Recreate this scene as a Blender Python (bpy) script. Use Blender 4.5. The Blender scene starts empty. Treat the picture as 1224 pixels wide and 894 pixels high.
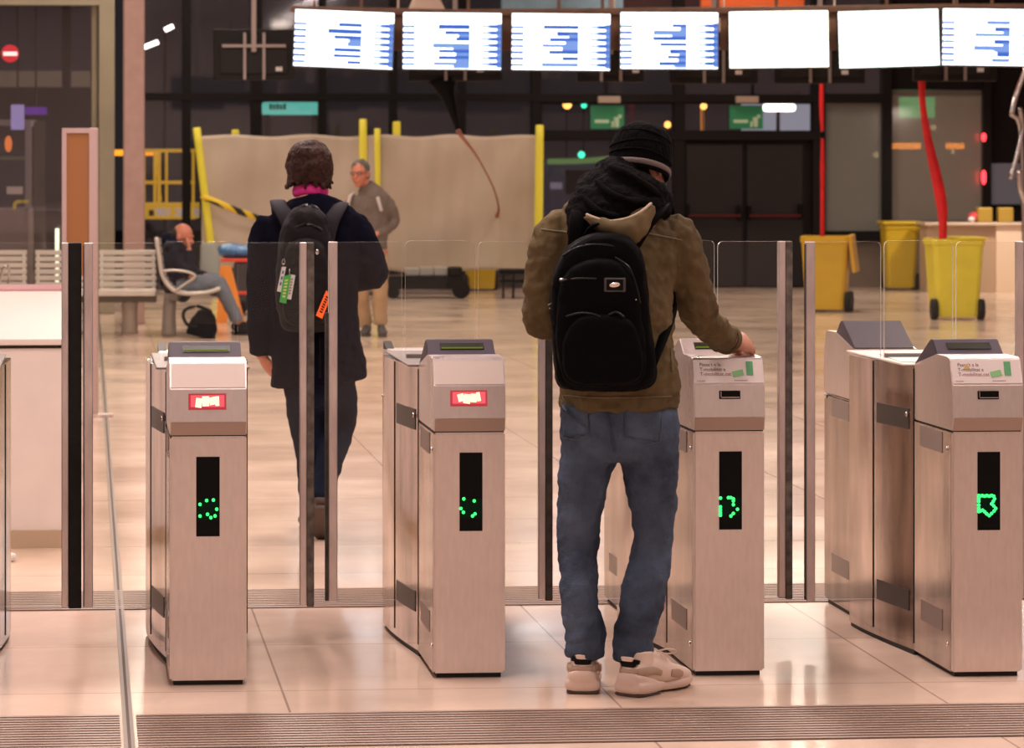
import bpy, bmesh, math, random
from mathutils import Vector, Matrix, Euler
random.seed(7)
scene = bpy.context.scene
COL = scene.collection
PI = math.pi

# ------------------------------------------------------------------ camera, world, light, exposure
CAM_H = 1.66
TH = math.atan(0.085)
FPX, CX, CY = 4000.0, 445.0, 200.0
cam_d = bpy.data.cameras.new('camera')
cam = bpy.data.objects.new('camera', cam_d)
COL.objects.link(cam)
scene.camera = cam
cam.location = (0, 0, CAM_H)
cam.rotation_euler = (PI / 2, 0, -TH)
cam_d.sensor_width = 36
cam_d.lens = FPX / 1224 * 36
cam_d.shift_x = (612 - CX) / 1224
cam_d.shift_y = -(447 - CY) / 1224
cam_d.clip_end = 300
cam_d.dof.use_dof = True
cam_d.dof.focus_distance = 10.9
cam_d.dof.aperture_fstop = 9.0

world = bpy.data.worlds.new('night')
scene.world = world
world.use_nodes = True
bg = world.node_tree.nodes['Background']
bg.inputs[0].default_value = (0.55, 0.46, 0.50, 1)
bg.inputs[1].default_value = 0.035

scene.view_settings.view_transform = 'Standard'
scene.view_settings.look = 'None'
scene.view_settings.exposure = 0.0
scene.view_settings.gamma = 1.0
scene.view_settings.use_curve_mapping = False


def area(name, loc, sx, sy, power, color, rot=(0, 0, 0)):
    l = bpy.data.lights.new(name, 'AREA')
    l.shape = 'RECTANGLE'
    l.size = sx
    l.size_y = sy
    l.energy = power
    l.color = color
    o = bpy.data.objects.new(name, l)
    COL.objects.link(o)
    o.location = loc
    o.rotation_euler = rot
    return o


WARM = (1.0, 0.83, 0.70)
PINK = (1.0, 0.815, 0.765)
LAMP_W = {-4: 130, 1: 45, 6: 60, 11: 225, 16: 215, 21: 175, 26: 140}
for yy in (-4, 1, 6, 11, 16, 21, 26):
    for xx in (-4.5, 0.6, 5.5):
        area('ceiling_lamp', (xx, yy, 5.75), 0.5, 2.6, LAMP_W[yy], PINK if 0 < yy < 24 else WARM)
for yy in (31, 37, 42):
    for xx in (-5.0, 1.0, 8.0):
        area('ceiling_lamp', (xx, yy, 5.75), 0.5, 2.2, 150, WARM)

# ------------------------------------------------------------------ helpers


def srgb(r, g, b):
    def f(c):
        c /= 255.0
        return c / 12.92 if c <= 0.04045 else ((c + 0.055) / 1.055) ** 2.4
    return (f(r), f(g), f(b), 1)


def mat(name, color, rough=0.5, metal=0.0, emit=None, estr=0.0, noise=0.0, nscale=8.0, bump=0.0, bscale=60.0,
        stretch=None, spec=None, coat=0.0):
    m = bpy.data.materials.new(name)
    m.use_nodes = True
    nt = m.node_tree
    p = nt.nodes['Principled BSDF']
    p.inputs['Base Color'].default_value = color
    p.inputs['Roughness'].default_value = rough
    p.inputs['Metallic'].default_value = metal
    if spec is not None:
        p.inputs['Specular IOR Level'].default_value = spec
    if coat:
        p.inputs['Coat Weight'].default_value = coat
        p.inputs['Coat Roughness'].default_value = 0.1
    if emit:
        p.inputs['Emission Color'].default_value = emit
        p.inputs['Emission Strength'].default_value = estr
    tc = nt.nodes.new('ShaderNodeTexCoord')
    mp = nt.nodes.new('ShaderNodeMapping')
    nt.links.new(tc.outputs['Object'], mp.inputs[0])
    if stretch:
        mp.inputs['Scale'].default_value = stretch
    if noise:
        n = nt.nodes.new('ShaderNodeTexNoise')
        n.inputs['Scale'].default_value = nscale
        n.inputs['Detail'].default_value = 5
        nt.links.new(mp.outputs[0], n.inputs[0])
        r = nt.nodes.new('ShaderNodeMapRange')
        r.inputs[1].default_value = 0.3
        r.inputs[2].default_value = 0.7
        r.inputs[3].default_value = 1 - noise
        r.inputs[4].default_value = 1 + noise
        nt.links.new(n.outputs[0], r.inputs[0])
        mx = nt.nodes.new('ShaderNodeVectorMath')
        mx.operation = 'SCALE'
        mx.inputs[0].default_value = color[:3]
        nt.links.new(r.outputs[0], mx.inputs['Scale'])
        nt.links.new(mx.outputs[0], p.inputs['Base Color'])
    if bump:
        n2 = nt.nodes.new('ShaderNodeTexNoise')
        n2.inputs['Scale'].default_value = bscale
        n2.inputs['Detail'].default_value = 4
        nt.links.new(mp.outputs[0], n2.inputs[0])
        b = nt.nodes.new('ShaderNodeBump')
        b.inputs['Strength'].default_value = bump
        b.inputs['Distance'].default_value = 0.02
        nt.links.new(n2.outputs[0], b.inputs['Height'])
        nt.links.new(b.outputs[0], p.inputs['Normal'])
    return m


def emi(name, color, s):
    m = bpy.data.materials.new(name)
    m.use_nodes = True
    nt = m.node_tree
    for n in list(nt.nodes):
        nt.nodes.remove(n)
    o = nt.nodes.new('ShaderNodeOutputMaterial')
    e = nt.nodes.new('ShaderNodeEmission')
    e.inputs[0].default_value = color
    e.inputs[1].default_value = s
    nt.links.new(e.outputs[0], o.inputs[0])
    return m


def glassmat(name, tint, refl=0.05, rough=0.02, veil=0.0, veilcol=(0.6, 0.5, 0.5, 1)):
    m = bpy.data.materials.new(name)
    m.use_nodes = True
    nt = m.node_tree
    for n in list(nt.nodes):
        nt.nodes.remove(n)
    o = nt.nodes.new('ShaderNodeOutputMaterial')
    t = nt.nodes.new('ShaderNodeBsdfTransparent')
    t.inputs[0].default_value = tint
    g = nt.nodes.new('ShaderNodeBsdfGlossy')
    g.inputs['Roughness'].default_value = rough
    f = nt.nodes.new('ShaderNodeFresnel')
    f.inputs[0].default_value = 1.45
    mul = nt.nodes.new('ShaderNodeMath')
    mul.operation = 'MULTIPLY'
    mul.inputs[1].default_value = refl / 0.034
    mul.use_clamp = True
    nt.links.new(f.outputs[0], mul.inputs[0])
    mx = nt.nodes.new('ShaderNodeMixShader')
    nt.links.new(mul.outputs[0], mx.inputs[0])
    nt.links.new(t.outputs[0], mx.inputs[1])
    nt.links.new(g.outputs[0], mx.inputs[2])
    last = mx
    if veil:
        d = nt.nodes.new('ShaderNodeBsdfDiffuse')
        d.inputs[0].default_value = veilcol
        m2 = nt.nodes.new('ShaderNodeMixShader')
        m2.inputs[0].default_value = veil
        nt.links.new(mx.outputs[0], m2.inputs[1])
        nt.links.new(d.outputs[0], m2.inputs[2])
        last = m2
    nt.links.new(last.outputs[0], o.inputs[0])
    return m


def obj(name, bm, m, parent=None, smooth=False, label=None):
    me = bpy.data.meshes.new(name)
    bmesh.ops.recalc_face_normals(bm, faces=bm.faces)
    bm.to_mesh(me)
    bm.free()
    for mm in (m if isinstance(m, (list, tuple)) else [m]):
        me.materials.append(mm)
    if smooth:
        for p in me.polygons:
            p.use_smooth = True
    o = bpy.data.objects.new(name, me)
    COL.objects.link(o)
    if parent:
        o.parent = parent
    if label:
        o['label'] = label
    return o


def tag(o, label, cat, group=None, kind=None):
    o['label'] = label
    o['category'] = cat
    if group:
        o['group'] = group
    if kind:
        o['kind'] = kind
    return o


def struct(o):
    o['kind'] = 'structure'
    return o


def BM():
    return bmesh.new()


def box(bm, x0, y0, z0, x1, y1, z1, bev=0.0, M=None):
    r = bmesh.ops.create_cube(bm, size=1)
    vs = r['verts']
    for v in vs:
        v.co = Vector((x0 + (v.co.x + .5) * (x1 - x0), y0 + (v.co.y + .5) * (y1 - y0), z0 + (v.co.z + .5) * (z1 - z0)))
    if bev > 0:
        es = set(e for v in vs for e in v.link_edges)
        rr = bmesh.ops.bevel(bm, geom=list(es), offset=bev, segments=2, affect='EDGES', profile=0.5)
        vs = list(set(v for f in rr['faces'] for v in f.verts) | set(v for v in vs if v.is_valid))
    if M is not None:
        for v in vs:
            if v.is_valid:
                v.co = M @ v.co
    return bm


def ellipsoid(bm, c, r, M=None, seg=24):
    rr = bmesh.ops.create_uvsphere(bm, u_segments=seg, v_segments=seg // 2, radius=1)
    for v in rr['verts']:
        p = Vector((v.co.x * r[0], v.co.y * r[1], v.co.z * r[2]))
        if M is not None:
            p = M @ p
        v.co = p + Vector(c)
    return bm


def catmull(pts, k):
    out = []
    n = len(pts)
    for i in range(n - 1):
        p0 = pts[max(i - 1, 0)]
        p1 = pts[i]
        p2 = pts[i + 1]
        p3 = pts[min(i + 2, n - 1)]
        for j in range(k):
            t = j / k
            out.append([0.5 * ((2 * b) + (-a + c) * t + (2 * a - 5 * b + 4 * c - d) * t * t + (-a + 3 * b - 3 * c + d) * t ** 3)
                        for a, b, c, d in zip(p0, p1, p2, p3)])
    out.append(list(pts[-1]))
    return out


def loft(bm, pts, rad, side=(1, 0, 0), n=18, k=4, dome=0.7, closed=False, power=2.0):
    """tube through pts; rad: scalar or (rx, ry) each; rx along side, ry across."""
    side = Vector(side)
    data = []
    for p, r in zip(pts, rad):
        if not isinstance(r, (tuple, list)):
            r = (r, r)
        data.append([p[0], p[1], p[2], r[0], r[1]])
    if k > 1 and not closed:
        data = catmull(data, k)
    elif k > 1:
        m = len(data)
        ext = [data[-1]] + data + [data[0], data[1]]
        full = catmull(ext, k)
        data = full[k:k + m * k]
    P = [Vector(d[:3]) for d in data]
    R = [(max(d[3], 1e-4), max(d[4], 1e-4)) for d in data]
    N = len(P)
    rings = []

    def frame(i):
        if closed:
            t = P[(i + 1) % N] - P[(i - 1) % N]
        else:
            t = P[min(i + 1, N - 1)] - P[max(i - 1, 0)]
        if t.length < 1e-9:
            t = Vector((0, 0, 1))
        t.normalize()
        s = side - t * side.dot(t)
        if s.length < 1e-3:
            s = t.orthogonal()
        s.normalize()
        return t, s, t.cross(s)

    def ring(c, s, u, rx, ry):
        vs = []
        for j in range(n):
            a = 2 * PI * j / n
            ca, sa = math.cos(a), math.sin(a)
            if power != 2.0:
                ca = math.copysign(abs(ca) ** (2 / power), ca)
                sa = math.copysign(abs(sa) ** (2 / power), sa)
            vs.append(bm.verts.new(c + s * (rx * ca) + u * (ry * sa)))
        return vs
    if not closed and dome > 0:
        t, s, u = frame(0)
        m = min(R[0])
        for a in (75, 50, 25):
            aa = math.radians(a)
            rings.append(ring(P[0] - t * (m * dome * math.sin(aa)), s, u, R[0][0] * math.cos(aa), R[0][1] * math.cos(aa)))
    for i in range(N):
        t, s, u = frame(i)
        rings.append(ring(P[i], s, u, *R[i]))
    if not closed and dome > 0:
        t, s, u = frame(N - 1)
        m = min(R[-1])
        for a in (25, 50, 75):
            aa = math.radians(a)
            rings.append(ring(P[-1] + t * (m * dome * math.sin(aa)), s, u, R[-1][0] * math.cos(aa), R[-1][1] * math.cos(aa)))
    L = len(rings)
    for i in range(L if closed else L - 1):
        a, b = rings[i], rings[(i + 1) % L]
        for j in range(n):
            bm.faces.new((a[j], a[(j + 1) % n], b[(j + 1) % n], b[j]))
    if not closed:
        bm.faces.new(list(reversed(rings[0])))
        bm.faces.new(rings[-1])
    return bm


def prism(bm, poly, axis, a0, a1, M=None):
    """extrude closed 2-D polygon along axis 'x','y' or 'z'."""
    def v3(p, a):
        if axis == 'x':
            return Vector((a, p[0], p[1]))
        if axis == 'y':
            return Vector((p[0], a, p[1]))
        return Vector((p[0], p[1], a))
    A = [bm.verts.new((M @ v3(p, a0)) if M is not None else v3(p, a0)) for p in poly]
    B = [bm.verts.new((M @ v3(p, a1)) if M is not None else v3(p, a1)) for p in poly]
    n = len(poly)
    f0 = bm.faces.new(A)
    f1 = bm.faces.new(list(reversed(B)))
    sides = []
    for i in range(n):
        sides.append(bm.faces.new((A[i], B[i], B[(i + 1) % n], A[(i + 1) % n])))
    return f0, f1, sides


def cyl(bm, p0, p1, r, n=16, r2=None):
    return loft(bm, [p0, p1], [r, r2 if r2 is not None else r], n=n, k=1, dome=0, side=(0.3, 0.9, 0.2))


_tex = {}


def clouds(scale, depth=2):
    k = (scale, depth)
    if k not in _tex:
        t = bpy.data.textures.new('cloth_noise', 'CLOUDS')
        t.noise_scale = scale
        t.noise_depth = depth
        _tex[k] = t
    return _tex[k]


def organic(name, bm, m, parent, voxel=0.008, smooth=4, disp=0.0, dscale=0.08, label=None, disp2=0.0, d2scale=0.03):
    """union of lofts as one continuous surface"""
    o = obj(name, bm, m, parent, smooth=True, label=label)
    r = o.modifiers.new('remesh', 'REMESH')
    r.mode = 'VOXEL'
    r.voxel_size = voxel
    r.use_smooth_shade = True
    if smooth:
        s = o.modifiers.new('smooth', 'SMOOTH')
        s.iterations = smooth
        s.factor = 0.5
    if disp:
        d = o.modifiers.new('folds', 'DISPLACE')
        d.texture = clouds(dscale)
        d.strength = disp
        d.mid_level = 0.5
    if disp2:
        d = o.modifiers.new('creases', 'DISPLACE')
        d.texture = clouds(d2scale, 1)
        d.strength = disp2
        d.mid_level = 0.5
    return o


# rays of the photograph: image point + depth -> place in the hall
CT, ST = math.cos(TH), math.sin(TH)


def P(px, py, d):
    r = (px - CX) / FPX
    u = (CY - py) / FPX
    return Vector((d * (r * CT + ST), d * (-r * ST + CT), CAM_H + d * u))


def W(px, py, Y):
    r = (px - CX) / FPX
    d = Y / (-r * ST + CT)
    return P(px, py, d)


def Fl(px, py):
    d = FPX * CAM_H / (py - CY)
    return P(px, py, d)


def frame_at(name, px0, d0, label=None, cat=None, group=None):
    """Empty on the floor facing the viewer; q() gives local coordinates"""
    o = bpy.data.objects.new(name, None)
    COL.objects.link(o)
    base = P(px0, CY, d0)
    o.location = (base.x, base.y, 0)
    o.rotation_euler = (0, 0, -TH)
    if label:
        tag(o, label, cat, group)

    def q(px, py, dy=0.0):
        d = d0 + dy
        return Vector(((px - CX) * d / FPX - (px0 - CX) * d0 / FPX, dy, CAM_H + (CY - py) * d / FPX))
    return o, q


def qbox(bm, q, x0, y0, x1, y1, dy0, dy1, bev=0.0):
    a = q(x0, y1, dy0)
    b = q(x1, y0, dy0)
    return box(bm, a.x, dy0, a.z, b.x, dy1, b.z, bev)


def wbox(bm, x0, y0, x1, y1, Y, th, bev=0.0):
    a = W(x0, y1, Y)
    b = W(x1, y0, Y)
    return box(bm, a.x, Y, a.z, b.x, Y + th, b.z, bev)


def text_obj(name, body, size, m, parent, loc, rot=(PI / 2, 0, 0), extrude=0.0005, bold=0.0):
    c = bpy.data.curves.new(name, 'FONT')
    c.body = body
    c.size = size
    c.extrude = extrude
    c.offset = bold
    t = bpy.data.objects.new(name, c)
    COL.objects.link(t)
    dg = bpy.context.evaluated_depsgraph_get()
    me = bpy.data.meshes.new_from_object(t.evaluated_get(dg))
    bpy.data.objects.remove(t)
    me.materials.clear()
    me.materials.append(m)
    o = bpy.data.objects.new(name, me)
    COL.objects.link(o)
    o.parent = parent
    o.location = loc
    o.rotation_euler = rot
    return o


# ------------------------------------------------------------------ materials
def brushed(name, col, rough, noise=0.05, ns=60):
    m = mat(name, col, rough, 1.0, noise=noise, nscale=ns, stretch=(1, 1, 0.25))
    nt = m.node_tree
    p = nt.nodes['Principled BSDF']
    tc = nt.nodes.new('ShaderNodeTexCoord')
    n = nt.nodes.new('ShaderNodeTexNoise')
    n.inputs['Scale'].default_value = 3.0
    n.inputs['Detail'].default_value = 8
    mp2 = nt.nodes.new('ShaderNodeMapping')
    mp2.inputs['Scale'].default_value = (2.5, 2.5, 0.35)
    nt.links.new(tc.outputs['Object'], mp2.inputs[0])
    nt.links.new(mp2.outputs[0], n.inputs[0])
    r = nt.nodes.new('ShaderNodeMapRange')
    r.inputs[1].default_value = 0.35
    r.inputs[2].default_value = 0.7
    r.inputs[3].default_value = rough - 0.05
    r.inputs[4].default_value = rough + 0.06
    nt.links.new(n.outputs[0], r.inputs[0])
    nt.links.new(r.outputs[0], p.inputs['Roughness'])
    return m


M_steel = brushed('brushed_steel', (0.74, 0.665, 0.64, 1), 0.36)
M_steel_side = brushed('reflection_streaked_steel', (0.44, 0.365, 0.33, 1), 0.15, 0.42, 7)  # dark reflections are streaked into the colour of the gate sides
M_head = brushed('console_steel', (0.74, 0.675, 0.665, 1), 0.32, 0.04)
M_hood = mat('violet_grey_hood', (0.05, 0.038, 0.052, 1), 0.45, 0.0, noise=0.05, spec=0.15)
M_black = mat('black_plastic', (0.003, 0.003, 0.0035, 1), 0.4, spec=0.12)
M_plinth = mat('black_plinth', (0.01, 0.009, 0.008, 1), 0.7)
M_rubber = mat('dark_rubber', (0.012, 0.011, 0.010, 1), 0.6, noise=0.3, nscale=30, spec=0.2)
M_rubberworn = mat('worn_brown_seal', (0.12, 0.10, 0.085, 1), 0.6, noise=0.6, nscale=25)
M_rubberbrown = mat('dark_brown_seal', (0.045, 0.035, 0.028, 1), 0.6, noise=0.5, nscale=25)
M_alu = mat('worn_aluminium', (0.66, 0.57, 0.55, 1), 0.38, 0.7, noise=0.14, nscale=22, stretch=(1, 1, 0.3))
M_vent = mat('grey_side_label', (0.26, 0.20, 0.175, 1), 0.45, 0.3)
M_ventdark = mat('dark_side_label', (0.05, 0.042, 0.038, 1), 0.4, 0.3)
M_plate = mat('satin_plate', (0.72, 0.62, 0.57, 1), 0.48, 0.9)
M_glass = glassmat('gate_glass', (0.975, 0.985, 0.965, 1), 0.018, 0.03, 0.006, (0.8, 0.72, 0.7, 1))
M_gedge = mat('glass_edge', (0.72, 0.72, 0.66, 1), 0.2, 0.0, spec=0.8)
M_led = emi('green_light', (0.04, 1.0, 0.16, 1), 2.4)
M_ledhalo = mat('dim_green_glow', (0.0, 0.006, 0.003, 1), 0.3, spec=0.1, emit=(0, 0.5, 0.18, 1), estr=0.01)  # colour of the glow painted round the green lights
M_lcd = mat('lcd_window', (0.012, 0.016, 0.01, 1), 0.25)
M_lcdon = emi('lcd_green', (0.30, 0.36, 0.03, 1), 0.5)
M_red = emi('red_sign', (1.0, 0.13, 0.15, 1), 1.0)
M_reddark = emi('red_sign_dim', (0.7, 0.06, 0.08, 1), 0.75)
M_hot = emi('warm_sign_light', (1.0, 0.55, 0.32, 1), 2.5)
M_poster = mat('poster_paper', (0.72, 0.64, 0.62, 1), 0.4)
M_ink = mat('dark_ink', (0.10, 0.07, 0.07, 1), 0.6)
M_inkred = mat('red_ink', (0.30, 0.10, 0.11, 1), 0.6)
M_pgreen = mat('poster_green', (0.10, 0.36, 0.16, 1), 0.5)
M_pgreen2 = mat('poster_light_green', (0.22, 0.50, 0.22, 1), 0.5)
M_pyel = mat('poster_yellow', (0.85, 0.62, 0.25, 1), 0.5)
M_white = mat('white_paint', (0.72, 0.68, 0.66, 1), 0.45)
M_chrome = mat('chrome', (0.75, 0.72, 0.72, 1), 0.15, 1.0)
M_yel = mat('yellow_plastic', (0.80, 0.52, 0.02, 1), 0.4, noise=0.05)
M_yelpale = mat('pale_yellow_plastic', (0.80, 0.68, 0.05, 1), 0.4, noise=0.05)
M_yelpost = mat('yellow_sleeve', (0.82, 0.74, 0.06, 1), 0.45)
M_dark = mat('near_black_frame', (0.008, 0.007, 0.007, 1), 0.5, spec=0.2)
M_denim = mat('blue_denim', (0.066, 0.088, 0.135, 1), 0.9, noise=0.6, nscale=6, bump=0.35, bscale=160, spec=0.1)
M_khaki = mat('khaki_cotton', (0.112, 0.082, 0.042, 1), 0.8, noise=0.18, nscale=5, bump=0.2, bscale=45, spec=0.12)
M_khakilight = mat('khaki_hood_lining', (0.15, 0.112, 0.062, 1), 0.8, noise=0.1, spec=0.1)
M_blackcloth = mat('black_cloth', (0.0055, 0.005, 0.005, 1), 0.9, bump=0.3, bscale=120, spec=0.06)
M_blacknylon = mat('black_nylon', (0.0035, 0.0035, 0.004, 1), 0.6, bump=0.15, bscale=150, spec=0.03)
M_blackshiny = mat('black_piping', (0.006, 0.006, 0.006, 1), 0.35, spec=0.3)
M_knit = mat('black_knit', (0.004, 0.004, 0.004, 1), 0.9, bump=0.5, bscale=90, stretch=(1, 1, 0.25), spec=0.04)
M_skin = mat('skin', (0.42, 0.19, 0.12, 1), 0.5, noise=0.08, nscale=15)
M_skinred = mat('ruddy_skin', (0.50, 0.18, 0.11, 1), 0.5, noise=0.08, nscale=15)
M_navy = mat('navy_wool', (0.0035, 0.0035, 0.009, 1), 0.9, noise=0.2, bump=0.15, bscale=200, spec=0.04)
M_darkdenim = mat('dark_denim', (0.008, 0.011, 0.022, 1), 0.85, noise=0.3, bump=0.2, bscale=200, spec=0.05)

M_shoe = mat('cream_leather', (0.74, 0.58, 0.48, 1), 0.5, noise=0.05, nscale=20)
M_shoetan = mat('beige_suede', (0.44, 0.31, 0.23, 1), 0.8)
M_sole = mat('cream_rubber', (0.66, 0.50, 0.42, 1), 0.55)
M_soledark = mat('brown_outsole', (0.07, 0.045, 0.035, 1), 0.7)

# ------------------------------------------------------------------ the hall
def floor_material():
    m = bpy.data.materials.new('floor_stone')
    m.use_nodes = True
    nt = m.node_tree
    L = nt.links.new
    p = nt.nodes['Principled BSDF']
    tc = nt.nodes.new('ShaderNodeTexCoord')
    mp = nt.nodes.new('ShaderNodeMapping')
    mp.inputs['Location'].default_value = (-0.614 + 1.02 * 10, 20.0, 0)
    L(tc.outputs['Object'], mp.inputs[0])
    br = nt.nodes.new('ShaderNodeTexBrick')
    br.offset = 0.0
    br.inputs['Scale'].default_value = 1.0
    br.inputs['Brick Width'].default_value = 1.02
    br.inputs['Row Height'].default_value = 1.02
    br.inputs['Mortar Size'].default_value = 0.0045
    br.inputs['Mortar Smooth'].default_value = 0.3
    br.inputs['Color1'].default_value = (0.755, 0.575, 0.455, 1)
    br.inputs['Color2'].default_value = (0.715, 0.535, 0.42, 1)
    br.inputs['Mortar'].default_value = (0.40, 0.28, 0.22, 1)
    L(mp.outputs[0], br.inputs[0])
    n = nt.nodes.new('ShaderNodeTexNoise')
    n.inputs['Scale'].default_value = 0.9
    n.inputs['Detail'].default_value = 9
    n.inputs['Roughness'].default_value = 0.6
    L(tc.outputs['Object'], n.inputs[0])
    r = nt.nodes.new('ShaderNodeMapRange')
    r.inputs[1].default_value = 0.3
    r.inputs[2].default_value = 0.7
    r.inputs[3].default_value = 0.86
    r.inputs[4].default_value = 1.08
    L(n.outputs[0], r.inputs[0])
    sc = nt.nodes.new('ShaderNodeVectorMath')
    sc.operation = 'SCALE'
    L(br.outputs['Color'], sc.inputs[0])
    L(r.outputs[0], sc.inputs['Scale'])
    L(sc.outputs[0], p.inputs['Base Color'])
    r2 = nt.nodes.new('ShaderNodeMapRange')
    r2.inputs[1].default_value = 0.3
    r2.inputs[2].default_value = 0.7
    r2.inputs[3].default_value = 0.10
    r2.inputs[4].default_value = 0.22
    L(n.outputs[0], r2.inputs[0])
    L(r2.outputs[0], p.inputs['Roughness'])
    n3 = nt.nodes.new('ShaderNodeTexNoise')
    n3.inputs['Scale'].default_value = 1.6
    n3.inputs['Detail'].default_value = 2
    L(tc.outputs['Object'], n3.inputs[0])
    b = nt.nodes.new('ShaderNodeBump')
    b.inputs['Strength'].default_value = 0.06
    b.inputs['Distance'].default_value = 0.02
    L(n3.outputs[0], b.inputs['Height'])
    L(b.outputs[0], p.inputs['Normal'])
    return m


M_floor = floor_material()
M_ceil = mat('ceiling_paint', (0.30, 0.25, 0.24, 1), 0.8)
M_wallwarm = mat('wall_plaster', (0.55, 0.44, 0.41, 1), 0.7, noise=0.1, nscale=1)
M_wallout = mat('asphalt', (0.04, 0.035, 0.035, 1), 0.9)
YB = 45.6

bm = BM()
box(bm, -14, -9, -0.1, 17, YB, 0)
struct(obj('floor', bm, M_floor))
bm = BM()
box(bm, -40, YB + 0.12, -0.14, 45, YB + 45, -0.04)
struct(obj('ground_outside', bm, M_wallout))
bm = BM()
box(bm, -14, -9, 6.0, 17, YB + 0.1, 6.15)
struct(obj('ceiling', bm, M_ceil))
bm = BM()
box(bm, -14.2, -9, 0, -14, YB, 6.15)
struct(obj('wall_left', bm, mat('dark_left_wall', (0.10, 0.075, 0.065, 1), 0.6)))
bm = BM()
box(bm, 17, -9, 0, 17.2, YB, 6.15)
struct(obj('wall_right', bm, M_wallwarm))
bm = BM()
box(bm, -14, -9.2, 0, 17, -9, 6.15)
struct(obj('wall_front', bm, mat('pale_plaster', (0.74, 0.63, 0.62, 1), 0.7)))

# ribbed tactile strips across the floor, as real ribs over a dark recess
M_rib = mat('ribbed_strip', (0.30, 0.21, 0.165, 1), 0.5, noise=0.1, nscale=4)
M_ribgap = mat('ribbed_strip_gap', (0.09, 0.06, 0.045, 1), 0.7)


def ribs(name, xa, xb, ya, yb, pitch, tilt=0.0):
    bm = BM()
    box(bm, xa, ya, 0.0005, xb, yb, 0.0015)
    base = obj(name, bm, M_ribgap)
    struct(base)
    bm = BM()
    y = ya
    while y < yb - pitch * 0.5:
        box(bm, xa, y + pitch * 0.12, 0.001, xb, y + pitch * 0.72, 0.0042)
        y += pitch
    o = obj('rib', bm, M_rib, base)
    o['kind'] = 'structure'
    return base


def yof(px, py):
    return Fl(px, py).y


ribs('trim_1', 0.145, 7.0, yof(640, 889), yof(640, 849.5), 0.043)
ribs('trim_2', -6.0, 0.095, yof(60, 897), yof(60, 857), 0.043)
ribs('trim_3', -6.0, 12.0, yof(600, 724), yof(600, 701), 0.052)
M_strip = mat('metal_expansion_strip', (0.20, 0.155, 0.13, 1), 0.5, 0.0)
bm = BM()
for xo in (0.104, 0.124):
    box(bm, xo, -5, 0.0005, xo + 0.011, YB - 3, 0.0046)
struct(obj('trim_4', bm, M_strip))
bm = BM()
box(bm, 0.115, -5, 0.0004, 0.124, YB - 3, 0.0016)
struct(obj('trim_5', bm, M_ribgap))

# ---------------------------------------------------------------- back glass wall
M_frame = mat('dark_window_frame', (0.008, 0.006, 0.006, 1), 0.5, spec=0.15)
M_pane = glassmat('night_glass', (0.88, 0.86, 0.88, 1), 0.06, 0.04, 0.025, (0.40, 0.36, 0.38, 1))
M_pane_milky = glassmat('dusty_glass', (0.35, 0.34, 0.33, 1), 0.12, 0.15, 0.42, (0.50, 0.45, 0.38, 1))
M_pane_milky2 = glassmat('dusty_glass_pale', (0.30, 0.30, 0.28, 1), 0.10, 0.2, 0.40, (0.40, 0.40, 0.36, 1))

n_win = [0]


def window(x0, y0, x1, y1, Y, m=M_pane, fr=3, fm=M_frame):
    n_win[0] += 1
    bm = BM()
    wbox(bm, x0, y0, x1, y1, Y, 0.02)
    w = obj('window_%d' % n_win[0], bm, m)
    struct(w)
    if fr:
        bm = BM()
        wbox(bm, x0, y0, x0 + fr, y1, Y - 0.03, 0.08)
        wbox(bm, x1 - fr, y0, x1, y1, Y - 0.03, 0.08)
        wbox(bm, x0, y0, x1, y0 + fr, Y - 0.03, 0.08)
        wbox(bm, x0, y1 - fr, x1, y1, Y - 0.03, 0.08)
        f = obj('window_frame', bm, fm, w)
        f['kind'] = 'structure'
    return w


TOPY = -185
for a, b in ((148, 223), (223, 306), (306, 385), (385, 470), (470, 552), (552, 640), (640, 725), (725, 810), (810, 900), (900, 985), (985, 1060)):
    window(a, TOPY, b, 116, YB, fr=1.5)
for a, b in ((148, 223), (223, 306), (306, 385), (385, 470), (470, 552), (552, 640)):
    window(a, 118, b, 346, YB, fr=1.5)
window(646, 122, 810, 158, YB, fr=2)
window(814, 122, 972, 158, YB, fr=2)
window(646, 166, 810, 346, YB, fr=2)
window(983, 119, 1058, 280, YB, M_pane_milky2, fr=4)
window(1062, 108, 1178, 268, YB, M_pane_milky, fr=5, fm=mat('grey_brown_frame', (0.10, 0.085, 0.07, 1), 0.5))
mull = [(218, 10), (300, 13), (381, 9), (466, 9), (548, 9), (636, 11), (806, 13), (972, 14), (1056, 10), (1176, 9)]
for i, (x, w) in enumerate(mull):
    bm = BM()
    wbox(bm, x, TOPY, x + w, 346, YB - 0.12, 0.2)
    struct(obj('trim_%d' % (10 + i), bm, M_frame))
for i, (x0, y0, x1, y1) in enumerate([(148, 112, 648, 120), (648, 113, 1060, 122), (640, 157, 980, 167), (975, 280, 1062, 288)]):
    bm = BM()
    wbox(bm, x0, y0, x1, y1, YB - 0.14, 0.22)
    struct(obj('trim_%d' % (30 + i), bm, M_frame))
# wall pieces
M_wallpale = mat('beige_panel_wall', (0.20, 0.155, 0.12, 1), 0.6, noise=0.06)
M_walldark = mat('dark_wall', (0.010, 0.007, 0.007, 1), 0.7, spec=0.1)
bm = BM()
wbox(bm, 1062, 268, 1180, 346, YB, 0.15)
wbox(bm, 983, 286, 1062, 346, YB, 0.15)
struct(obj('wall_back', bm, M_wallpale))
bm = BM()
wbox(bm, 1180, TOPY, 1600, 346, YB, 0.15)
wbox(bm, 1062, TOPY, 1180, 107, YB, 0.15)
wbox(bm, 985, 112, 1062, 121, YB - 0.1, 0.1)
struct(obj('wall_back_right', bm, M_walldark))
bm = BM()
wbox(bm, -800, TOPY, 0, 346, YB, 0.15)
struct(obj('wall_back_left', bm, M_walldark))

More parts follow.
